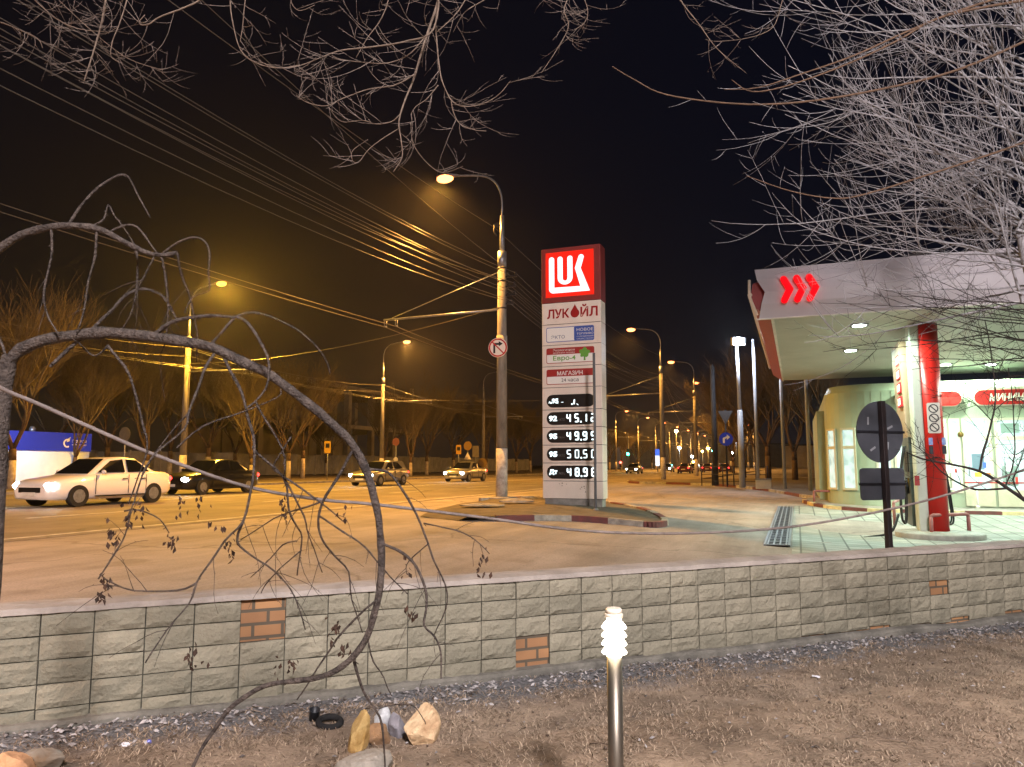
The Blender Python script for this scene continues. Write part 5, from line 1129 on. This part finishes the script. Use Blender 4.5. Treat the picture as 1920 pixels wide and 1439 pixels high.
PST = [(5.2, 1.05, .34, .5, 5), (5.5, 1.1, .09, .18, 2), (5.25, .82, .2, .14, 3), (5.55, .85, .16, .1, 6), (5.1, 1.55, .16, .12, 4), (6.05, 2.2, .5, .3, 0), (6.02, .55, .4, .62, 0), (6.1, 1.0, .18, .18, 4), (6.35, .6, .07, .22, 1), (6.0, 1.45, .55, .07, 4), (4.2, 1.35, .2, .14, 2), (4.68, .95, .09, .12, 1), (4.2, .95, .5, .3, 4), (3.2, .5, .3, .8, 5), (3.45, .6, .2, .5, 2), (4.0, .5, .4, .4, 3)]
for x, z, w, h, c in PST:
    g = MB(); g.box(x, x + w, FY - .0345 - .0004 * len(bpy.data.objects) % .003 - .002, FY - .0305, z, z + h); g.build('poster', mat('poster_%d' % c if False else 'poster_' + ['sage', 'crimson', 'royal', 'mustard', 'ivory', 'slate', 'amber'][c], cols[c], None, rough=.5), sh)
g = MB(); g.box(4.95, 6.8, FY - .085, FY - .073, .62, .66); g.build('red_stripe', M_PR, sh)
g = MB(); g.lathe([(.09, 0), (.09, .03), (.05, .1), (.02, .12)], 14); o = g.build('wall_lamp', mat('brass', C(120, 96, 50), None, rough=.35, metal=.7), sh); o.location = (4.93, FY - .05, 2.17); o.rotation_euler = (PI / 2, 0, 0)
for x0, x1, txt in ((3.1, 5.02, None), (5.35, 7.9, 'МИНИМАРКЕТ')):
    g = MB(); zc = 3.33; g.prism(capsule2d(x0 + .25, zc, x1 - .25, zc, .265, 12), (0, FY - .03, 0), (1, 0, 0), (0, 0, 1), .1); sg = g.build('shop_sign', mat('sign_rim', C(206, 200, 180), None), sh)
    g = MB(); g.prism(capsule2d(x0 + .25, zc, x1 - .25, zc, .235, 12), (0, FY - .131, 0), (1, 0, 0), (0, 0, 1), .012); g.build('red_face', mat('shop_red', C(186, 42, 36), C(172, 40, 36), 1, .25), sg)
    if txt: g = MB(); g.text(txt, (x0 + .42, FY - .145, zc - .12), (1, 0, 0), (0, 0, 1), x1 - x0 - .8, .24, shear=.2, bold=.035); g.build('lettering', mat('letter_cream', C(240, 236, 214), None), sg)
lamp('AREA', 'shop_light', sh, (5.0, FY - .25, 1.6), 2, (.85, 1, .95), 2.2, rot=(math.radians(90), 0, 0))
# white barrier bracket before the doors
p = R(26.6, 4.9, -.1); t = thing('white_handrail', 'short white handrail standing before the shop windows', 'handrail', p, -A)
g = MB(); g.tube([(-1.4, 0, .55), (.25, 0, .55)], .025, 6); g.build('rail', M_WHITE, t)
for x in (-1.35, .2):
    g = MB(); g.tube([(x, 0, 0), (x, 0, .55)], .03, 6); g.lathe([(.07, 0), (.06, .04), (.03, .06)], 10, (x, 0, 0)); g.build('leg', M_WHITE, t)

# ------------------------------------------------------------------ flood mast and flagpoles on the verge
p = gr(1392, 915, .06); D_ = p.y; top = at(1381, 640, D_).z
t = thing('flood_mast', 'white mast topped by the dazzling blue-white floodlight', 'light mast', p)
g = MB(); M_MAST = mat('mast_white', C(160, 162, 168), C(140, 142, 150), 2, .5)
g.tube([(0, 0, 0), (0, 0, top * .52)], [.15, .13], 12); g.build('lower_mast', M_MAST, t)
g = MB(); g.tube([(0, 0, top * .52), (-.05, 0, top - .3)], [.1, .075], 10); g.build('upper_mast', M_MAST, t)
g = MB(); g.rbox(-.35, .35, -.25, .05, top - .3, top + .1, .05); g.build('housing', M_GREY, t)
g = MB(); g.ball((-.05, -.3, top - .12), .22, .12, .2, 14); g.build('lens', emit('mast_lens', (.72, .84, 1), 60), t)
lamp('SPOT', 'mast_bulb', t, (-.05, -.55, top - .2), P_MAST, (.78, .87, 1), .2, 150, .5, (math.radians(25), 0, 0))
for px0, py0, px1, py1, lab in ((1422, 916, 1411, 641, 'white flagpole without flag just right of the flood mast'), (1472, 917, 1460, 560, 'middle white flagpole whose top is hidden by the canopy edge'), (1520, 921, 1508, 560, 'rightmost white flagpole nearest the shop')):
    p = gr(px0, py0, .04); h = at(px1, py1, p.y).z - p.z
    t = thing('flagpole', lab, 'flagpole', p, 0, 'white flagpoles on the verge')
    g = MB(); g.tube([(0, 0, 0), (0, 0, h)], [.085, .07], 10); g.build('pole', M_MAST, t)
    g = MB(); g.ball((0, 0, h + .05), .08); g.build('finial', M_MAST, t)
p = gr(1432, 917, .08); t = thing('electric_box', 'small white box on the verge at the foot of the flagpole', 'box', p, -A)
g = MB(); g.rbox(-.35, .35, -.15, .15, .0, .42, .03); g.build('body', M_MAST, t)
g = MB(); g.rbox(-.38, .38, -.18, .18, .42, .47, .03); g.build('lid', M_GREY, t)
# rubble beside the nearest pole
for px, py, sx_, sy_, sz_, lab in ((968, 938, .5, .3, .11, 'flat broken concrete slab right of the nearest lamp pole foot'), (905, 944, .6, .35, .06, 'low heap of earth and rubble left of the nearest lamp pole foot')):
    p = gr(px, py, .2); g = MB(); N1 = 14; v = []
    for i in range(5):
        th = PI / 2 * i / 4
        for k in range(N1):
            a = 2 * PI * k / N1; r_ = 1 + .25 * noise.noise((math.cos(a) * 2 + px, math.sin(a) * 2, i * .4)); v.append((math.cos(th) * math.cos(a) * sx_ * r_, math.cos(th) * math.sin(a) * sy_ * r_, math.sin(th) * sz_ * r_))
    g.add(v, [(i * N1 + k, i * N1 + (k + 1) % N1, (i + 1) * N1 + (k + 1) % N1, (i + 1) * N1 + k) for i in range(4) for k in range(N1)], 0, False)
    o = g.build('concrete_rubble', M_CONC); o.location = (p.x, p.y, .14); o['label'] = lab; o['category'] = 'rubble'
g = MB(); g.lathe([(.35, 0), (.33, .05), (.3, .07), (.02, .075)], 20); o = g.build('pole_footing', M_CONC); o.location = R(23.5, LRIGHT, .07); o.scale = (1.6, 1.2, 1); o['label'] = 'concrete footing ring round the nearest lamp pole'; o['category'] = 'footing'

# ------------------------------------------------------------------ cars
def make_car(label, paint, s, l, oncoming=True, heads=True, tails=True, estate=False, power=0):
    t = thing('car', label, 'car', R(s, l, .01), (PI - A) if oncoming else -A)
    # body loft, front at +y
    st_ = [(2.16, .58, .30, .48, .62), (2.08, .74, .22, .50, .70), (1.8, .82, .2, .54, .78), (1.2, .85, .2, .58, .86), (.75, .86, .2, .6, .92), (0, .87, .2, .6, .95), (-.9, .87, .2, .62, .97), (-1.5, .86, .2, .62, .97), (-1.95, .82, .24, .62, .95), (-2.12, .74, .3, .6, .88), (-2.18, .6, .36, .55, .8)]
    if estate: st_[8:] = [(-1.95, .83, .24, .62, .97), (-2.1, .78, .3, .62, .95), (-2.16, .66, .36, .58, .86)]
    g = MB(); v = []; K = 10
    for y, w, zl, zm, zt_ in st_:
        v += [(-w * .86, y, zl), (-w * .98, y, zl + .1), (-w, y, zm), (-w * .95, y, zt_ - .05), (-w * .82, y, zt_), (w * .82, y, zt_), (w * .95, y, zt_ - .05), (w, y, zm), (w * .98, y, zl + .1), (w * .86, y, zl)]
    g.add(v, [(i * K + k, i * K + (k + 1) % K, (i + 1) * K + (k + 1) % K, (i + 1) * K + k) for i in range(len(st_) - 1) for k in range(K)], 0, True)
    n1 = len(st_) - 1; g.f += [list(range(K))[::-1], [n1 * K + k for k in range(K)]]; g.m += [0, 0]; g.sm += [False, False]
    body = g.build('body', paint, t)
    # greenhouse
    yr, yb = (-1.75, -2.08) if estate else (-.85, -1.62)
    gh = [(.95, .74, .9, .74, .9), (.22, .60, 1.36, .74, .93), (-.3, .60, 1.43, .76, .95), (yr, .58, 1.38 if not estate else 1.42, .75, .96), (yb, .66, .97, .72, .96)]
    g = MB(); v = []
    for y, wt, zt_, wb, zb in gh: v += [(-wb, y, zb - .04), (-wt, y, zt_ - .05), (-wt * .86, y, zt_), (wt * .86, y, zt_), (wt, y, zt_ - .05), (wb, y, zb - .04)]
    g.add(v, [(i * 6 + k, i * 6 + k + 1, (i + 1) * 6 + k + 1, (i + 1) * 6 + k) for i in range(4) for k in range(5)], 0, True); g.build('roof', paint, t)
    def pane(name, a, b_, c_, d, off):
        q = [Vector(x) for x in (a, b_, c_, d)]; ce = sum(q, Vector()) / 4; nn = (q[1] - q[0]).cross(q[3] - q[0]).normalized()
        if nn.dot(ce - Vector((0, -.3, .9))) < 0: nn = -nn
        q = [ce + (x - ce) * .93 + nn * off for x in q]; g = MB(); g.add(q, [(0, 1, 2, 3)]); return g.build(name, M_GLASS, t)
    pane('windscreen', (-.72, .93, .9), (.72, .93, .9), (.55, .24, 1.37), (-.55, .24, 1.37), .02)
    pane('rear_window', (-.66, yb + .02, .98), (.66, yb + .02, .98), (.52, yr - .02, 1.37), (-.52, yr - .02, 1.37), .02)
    for sx_ in (-1, 1):
        pane('side_window', (sx_ * .75, .72, .95), (sx_ * .60, .14, 1.32), (sx_ * .61, -.32, 1.37), (sx_ * .76, -.32, .95), .015)
        pane('side_window', (sx_ * .76, -.38, .95), (sx_ * .61, -.38, 1.37), (sx_ * .6, -1.0 if estate else -.82, 1.34), (sx_ * .75, -1.45 if estate else -1.25, .97), .015)
        for y in (1.32, -1.32):
            g = MB(); g.tube([(sx_ * .70, y, .31), (sx_ * .885, y, .31)], .31, 20); wh = g.build('wheel', M_RUB, t)
            g = MB(); g.tube([(sx_ * .80, y, .31), (sx_ * .892, y, .31)], [.2, .19], 14); g.build('rim', M_GALV, wh)
        hl = M_HEAD if heads else M_LENS_OFF
        g = MB(); g.ball((sx_ * .6, 2.06, .60), .19, .1, .10, 12); g.build('headlight', hl, t)
        g = MB(); g.ball((sx_ * .66, -2.10, .76), .14, .08, .09, 10); g.build('tail_light', M_TAIL if tails else M_PR, t)
        g = MB(); g.ball((sx_ * .93, .6, .98), .09, .05, .065, 8); g.build('mirror', paint, t)
        if power and heads: lamp('SPOT', 'beam', t, (sx_ * .6, 2.2, .6), power, (.9, .95, 1), .08, 70, .8, (math.radians(82), 0, 0))
    for sx_ in (-1, 1):
        g = MB()
        for y in (.78, -.36, -1.02): g.box(sx_ * .868 - .006, sx_ * .868 + .006, y - .008, y + .008, .34, .9)
        g.box(sx_ * .87 - .006, sx_ * .87 + .006, -1.0, .8, .27, .31); g.build('door_seam', M_BLACK, t)
        for y in (-.22, -.9):
            g = MB(); g.rbox(sx_ * .875 - .012, sx_ * .875 + .012, y - .09, y + .09, .76, .79, .008); g.build('door_handle', M_DARK, t)
    g = MB(); g.box(-.42, .42, 2.14, 2.18, .42, .56); g.build('grille', M_BLACK, t)
    g = MB(); g.box(-.26, .26, 2.185, 2.2, .33, .43); g.build('number_plate', M_WHITE, t)
    g = MB(); g.box(-.26, .26, -2.22, -2.2, .52, .63); g.build('rear_number_plate', M_WHITE, t)
    return t
def paint(name, c, metal=.2): 
    m = mat(name, c, None, rough=.28, metal=metal); m.node_tree.nodes['Principled BSDF'].inputs['Coat Weight'].default_value = .6; return m
PW, PB, PS, PR, PG = paint('white_car_paint', C(226, 220, 216), 0), paint('black_car_paint', C(18, 19, 24)), paint('silver_car_paint', C(150, 146, 138), .5), paint('dark_red_car_paint', C(70, 16, 18)), paint('grey_car_paint', C(70, 72, 76), .3)
make_car('white saloon car driving left with headlights on, before the black car', PW, 17.0, -20.0, power=5)
make_car('black saloon car following the white car with red tail light visible', PB, 25.2, -23.2, power=5)
make_car('silver-beige estate car with lit headlights left of the nearest lamp pole', PS, 38.6, -23.0, estate=True, power=5)
make_car('pale saloon with lit headlights just left of the nearest lamp pole', PS, 50.0, -22.6, power=5)
def slpx(px, D): x = (px - 960) / FPX * D; return SL(Vector((x, D, 0)))
for px, D, on, lab, pt in ((1188, 104, True, 'oncoming car with glaring headlights right of the fuel price sign', PG), (1250, 125, True, 'far oncoming car whose headlights glare beside the second lamp pole', PG), (1283, 106, False, 'dark red car driving away with tail lights on', PR),
    (1301, 135, False, 'small dark car driving away right of the dark red one', PG), (1326, 118, False, 'red-lit car driving away between two far lamp poles', PR), (1357, 112, False, 'car with red tail lights seen behind the blue arrow sign post', PR), (1342, 150, False, 'distant tail-lit car left of the blue arrow sign', PG), (1312, 175, False, 'most distant tail-lit car in the middle of the street', PG)):
    s, l = slpx(px, D); make_car(lab, pt, s, l, on, heads=on)

# ------------------------------------------------------------------ far side: trees, fence, kiosk, skeleton building
M_FTW = mat('far_twig_bark', C(112, 98, 74), C(84, 72, 54), 6, .95)
def far_tree(seed, h, spread=1.0, lean=0):
    rg = random.Random(seed); root = bpy.data.objects.new('bare_street_tree', None); COL.objects.link(root)
    tk = MB(); cr_ = MB(); wb = MB(); hf = h * rg.uniform(.2, .27)
    def grow(p, d, Lb, r, lv):
        q = [p]; steps = 4
        for m in range(steps):
            d = (d + Vector((rg.gauss(0, .09), rg.gauss(0, .09), .05))).normalized(); q.append(q[-1] + d * (Lb / steps))
        (tk if lv == 0 else cr_).tube(q, [r, r * .6], 6 if lv < 2 else 3, 0, lv < 2)
        if lv >= 4: return
        nch = [4, 5, 7, 9][lv] if lv < 4 else 0
        for c in range(nch):
            i = rg.randint(2 if lv == 0 else 1, steps); a = rg.uniform(0, 2 * PI); sp_ = rg.uniform(.25, .75) * spread
            dd = (d + Vector((math.cos(a) * sp_, math.sin(a) * sp_, rg.uniform(-.1, .35)))).normalized()
            grow(q[i], dd, Lb * rg.uniform(.5, .8) if lv else h * rg.uniform(.26, .34), r * .5, lv + 1)
    wb.tube([(0, 0, -.05), (0, 0, hf * .75)], [.2, .17], 10)
    p0 = Vector((0, 0, hf * .75)); 
    tk.tube([p0, p0 + Vector((lean * .1, 0, hf * .3))], [.17, .15], 10)
    for c in range(4):
        a = rg.uniform(0, 2 * PI); d = Vector((math.cos(a) * .42, math.sin(a) * .42, 1)).normalized(); grow(p0 + Vector((lean * .1, 0, hf * .28)), d, h * .3, .10, 0)
    wb.build('whitewashed_trunk', mat('limewash', C(186, 172, 150), C(140, 126, 106), 5, .9), root); tk.build('trunk', mat('far_trunk_bark', C(96, 76, 56), C(68, 54, 42), 5, .95), root); cr_.build('crown', M_FTW, root)
    return root
protos = [far_tree(3, 8.6), far_tree(8, 9.2, .9), far_tree(15, 8.2, 1.15)]
rg = random.Random(40)
FT = [(22, -34, .95, 'bare tree with whitewashed trunk in front of the blue kiosk'), (95, -46, 1.05, 'tall bare tree rising behind the blue kiosk'), (200, -44, 1.0, 'bare tree behind the round grey sign'), (275, -41, 1.0, 'bare tree left of the yellow lamp pole'), (318, -45, 1.05, 'bare tree just behind the yellow lamp pole'), (390, -42, 1.05, 'bare tree right of the yellow lamp pole'),
      (472, -35.5, .8, 'smaller bare tree with pale trunk behind the black car'), (541, -36, .95, 'bare tree left of the bus stop sign, before the fence'), (568, -38.5, 1.0, 'forked bare tree just left of the bus stop sign'), (140, -40, .8, 'bare tree at the right edge of the blue kiosk'), (440, -46, 1.0, 'bare tree behind the smaller pale-trunk one'), (612, -48, .8, 'low bare tree in front of the skeleton building'),
      (770, -36, .95, 'bare tree just right of the orange far-kerb lamp'), (800, -38, 1.0, 'bare tree with fence panels at its foot, right of the orange lamp'), (850, -40, 1.05, 'bare tree behind the bus stop sign by the unlit lamp'), (912, -36, 1.0, 'bare tree directly left of the nearest pole'), (968, -37, 1.05, 'golden lit bare tree between nearest pole and price sign'), (994, -36, 1.05, 'brightest golden tree beside the price sign'), (940, -39, 1.1, 'golden tree hidden behind the nearest pole'), (720, -42, .9, 'bare tree behind the orange far-kerb lamp pole'),
      (1143, -37, 1.0, 'dim bare tree right behind the price sign'), (1165, -37, 1.0, 'dim far bare tree by the green traffic light'), (1195, -40, 1.0, 'dim far bare tree right of the green traffic light'), (1222, -42, 1.1, 'dim far bare tree left of the second lamp pole')]
used = set()
def put_tree(i, loc, sc, lab, grp):
    k = i % 3
    o = protos[k] if k not in used else copy_tree(protos[k]); used.add(k)
    o.location = loc; o.rotation_euler = (0, 0, rg.uniform(0, 6.28)); o.scale = (sc * rg.uniform(.95, 1.1),) * 2 + (sc,)
    o['label'] = lab; o['category'] = 'tree'; o['group'] = grp
    if grp.startswith('dark'):
        for c in COL.objects:
            if c.parent == o and c.name.startswith('white'):
                c.material_slots[0].link = 'OBJECT'; c.material_slots[0].material = MATS['far_trunk_bark']; c.name = 'lower_trunk'
for i, (px, l, sc, lab) in enumerate(FT):
    D_ = atl(px, l); p = at(px, 872, D_); put_tree(i, (p.x, p.y, .08), sc, lab, 'bare trees beyond the far kerb')
for i, (px, D_, sc, lab) in enumerate([(1395, 70, 1.05, 'dark bare tree behind the flood mast'), (1440, 58, 1.1, 'dark bare tree between the first two flagpoles'), (1490, 54, 1.05, 'dark bare tree between the two right flagpoles'), (1535, 50, 1.0, 'dark bare tree against the shop corner'), (1375, 95, .9, 'far dark tree above the blue arrow sign'), (1420, 90, 1.2, 'far dark tree behind the flagpole beside the mast')]):
    p = at(px, 872, D_); put_tree(i + 1, (p.x, p.y, .08), sc, lab, 'dark trees behind the flagpoles')
# concrete panel fence along l = -50
fo = R(36, -50, .08); fe = thing('panel_fence', 'long pale concrete panel fence behind the far trees', 'fence', fo, -A)
M_FP = mat('fence_panel', C(150, 148, 142), C(112, 110, 106), .8, .9, .2, detail=8)
for i in range(34):
    y = i * 3.1; g = MB(); h = 2.2 + .06 * math.sin(i * 2.3)
    g.box(-.05, .05, y + .08, y + 3.02, .1, h)
    for k in range(4): g.box(.05, .075, y + .3 + k * .68, y + .3 + k * .68 + .5, .4, h - .3)
    g.build('panel', M_FP, fe)
    g = MB(); g.box(-.09, .09, y - .08, y + .08, 0, h + .08); g.build('fence_post', M_CONC, fe)
# kiosk
ko = R(33.3, -40, .08); k_ = thing('kiosk', 'low white kiosk with blue fascia and white flame emblem at the left edge', 'kiosk', ko, -A)
g = MB(); g.box(-4, 0, -11, 0, 0, 1.92); g.build('wall', mat('kiosk_white', C(196, 206, 220), C(176, 186, 204), .8, .7), k_)
g = MB(); g.box(-4.05, .06, -11.05, .06, 1.92, 2.98); g.build('fascia', emit('kiosk_backlit_blue', (.03, .04, .32), .09), k_)
g = MB(); X = .066
def onk(poly): return [(-x, z) for x, z in poly]
g.prism([(y, z) for y, z in arcp(-1.55, 2.38, .26, 60, 300, 12) + arcp(-1.55, 2.38, .17, 300, 60, 12)], (X, 0, 0), (0, 1, 0), (0, 0, 1), .01)
g.prism([(-1.6, 2.45), (-1.42, 2.5), (-1.36, 2.75), (-1.5, 2.66)], (X, 0, 0), (0, 1, 0), (0, 0, 1), .01)
g.text('ГАЗПРОМ', (X + .01, -1.25, 2.42), (0, 1, 0), (0, 0, 1), .95, .17, bold=.02); g.text('ГАЗМОТОРНОЕ ТОПЛИВО', (X + .01, -1.25, 2.24), (0, 1, 0), (0, 0, 1), .95, .1, bold=.02); g.build('emblem', M_SW, k_)
lamp('SPOT', 'added_cool_spot', k_, (3.0, -7, 3.6), 260, (.62, .76, 1), .3, 150, .6, (0, math.radians(50), 0))  # unseen cool spot added in open air to brighten the kiosk wall
g = MB(); g.box(.003, .04, -7.2, -5.9, .7, 1.6); g.build('window', M_GLASS, k_)
g = MB(); g.lathe([(.16, 0), (.18, .25), (.08, .38)], 10, (-1.5, -2.6, 2.98)); g.build('roof_vent', M_GALV, k_)
# unfinished building
bo_ = R(92, -76, .08); sb = thing('skeleton_building', 'dark unfinished concrete frame building behind the trees', 'building', bo_, -A)
M_SK = mat('raw_concrete', C(182, 174, 164), C(150, 142, 132), .4, .95)
for i in range(7):
    for x in (0, -14):
        g = MB(); g.box(x - .5, x + .5, i * 8 - .5, i * 8 + .5, 0, 14.6); g.build('column', M_SK, sb)
for z in (7.6, 14.6):
    g = MB(); g.box(-15, 1, -1, 49, z, z + .7); g.build('floor_slab', M_SK, sb)
g = MB(); g.box(-14.3, -13.8, 0, 48, .1, 7.5); g.build('rear_wall', M_SK, sb)
for i in (5, 6):
    g = MB(); g.box(-.3, .3, i * 8 - .3, i * 8 + .3, 15.3, 17.2); g.build('starter_column', M_SK, sb)
# long dark block of houses closing the view at the end of the street
for i, (s, l, w, d, h) in enumerate([(300, -58, 30, 20, 9), (330, 8, 26, 18, 9), (420, -20, 40, 16, 12), (250, -70, 26, 20, 12), (210, 30, 24, 18, 7)]):
    t = thing('distant_building', ['dark low block at the left end of the street', 'dark low block at the right end of the street', 'dim block closing the street in the distance', 'dark block beyond the far traffic light', 'dark house behind the verge trees'][i], 'building', R(s, l, .05), -A)
    g = MB(); g.box(-w / 2, w / 2, 0, d, 0, h); g.build('wall', M_SK, t); g = MB(); g.box(-w / 2 - .4, w / 2 + .4, -.4, d + .4, h, h + .5); g.build('roof', M_DARK, t)

# ------------------------------------------------------------------ traffic lights and far lights
def traffic_light(label, px, D_, z, col_, E_, hgt=.95, hang=False):
    p = at(px, 872, D_); p.z = .1; t = thing('traffic_light', label, 'traffic light', p, -A)
    g = MB(); g.tube([(0, .12, 0), (0, .12, z + (3 if hang else .4))], .07, 8); g.build('post', M_GALV, t)
    g = MB(); g.rbox(-.18, .18, -.1, .1, z - .5, z + .5, .05); g.build('housing', M_BLACK, t)
    g = MB(); zz = z - .3 if col_[1] > col_[0] else z + .3; g.ball((0, -.12, zz), .19, .1, .19, 12); g.build('lit_lens', emit(label[:14].replace(' ', '_'), col_, E_), t)
    lamp('POINT', 'signal_bulb', t, (0, -.4, zz), 6, col_, .1)
traffic_light('green traffic light hanging right of the price sign', 1178, 118, 3.1, (.02, 1, .42), 14, hang=True)
traffic_light('small red traffic light at the price sign edge', 1164, 128, 1.2, (1, .03, .02), 5)
traffic_light('tiny turquoise traffic light right of the third lamp pole', 1337, 150, 4.2, (.1, 1, .8), 8)
p = at(1233, 872, 128); p.z = .05; t = thing('lit_pylon_sign', 'small lit blue and white pylon sign left of the second lamp pole', 'sign', p, -A)
g = MB(); g.box(-.32, .32, -.15, .15, 1.0, 2.7); g.build('white_face', emit('pylon_white', (.85, .9, 1), .2), t)
g = MB(); g.box(-.33, .33, -.17, .17, 2.7, 3.8); g.build('blue_face', emit('pylon_blue', (.05, .16, .9), .16), t)
g = MB(); g.tube([(0, 0, 0), (0, 0, 1.0)], .1, 8); g.build('post', M_GALV, t)
def far_light(label, px, py, D_, col_, E_, r):
    p = at(px, py, D_); t = thing('distant_lamp', label, 'lamp', (p.x, p.y, .05))
    g = MB(); g.tube([(0, 0, 0), (0, 0, p.z)], .07, 6); g.build('post', M_GALV, t)
    g = MB(); g.ball((0, 0, p.z + r * .6), r, r, r * .7, 10); g.build('globe', emit('globe_' + label.split()[0], col_, E_), t)
WW = (1, .93, .8)
far_light('white glaring lamp at the end of the street', 1274, 842, 240, (.95, .98, 1), 40, .5)
far_light('large orange lamp over the street end', 1268, 811, 190, (1, .5, .1), 40, .45)
far_light('amber lamp low beyond the third pole', 1328, 843, 210, (1, .6, .12), 20, .4)
far_light('bright-white lamp among the right trees', 1373, 852, 170, (.9, 1, .95), 20, .35)
far_light('cold lamp higher among the right trees', 1380, 828, 150, (.9, .95, 1), 12, .2)
far_light('pale lamp pair beside the street end', 1298, 858, 230, (.9, .95, 1), 14, .4)
far_light('dim orange lamp left of the third pole', 1317, 848, 230, (1, .6, .12), 14, .35)
far_light('yellow lamp low above the departing cars', 1300, 868, 200, (1, .75, .1), 14, .3)

# ------------------------------------------------------------------ night haze
HAZE = 1
if HAZE:
    g = MB(); g.box(-260, 420, -40, 620, -2.2, 60); hz = g.build('haze', bpy.data.materials.new('haze_air')); hz['kind'] = 'stuff'
    m = hz.data.materials[0]; m.use_nodes = True; n = m.node_tree; n.nodes.clear(); ou = n.nodes.new('ShaderNodeOutputMaterial'); pv = n.nodes.new('ShaderNodeVolumePrincipled')
    pv.inputs['Density'].default_value = .00028; pv.inputs['Color'].default_value = (.9, .88, .86, 1); pv.inputs['Anisotropy'].default_value = .8
    n.links.new(pv.outputs[0], ou.inputs['Volume'])
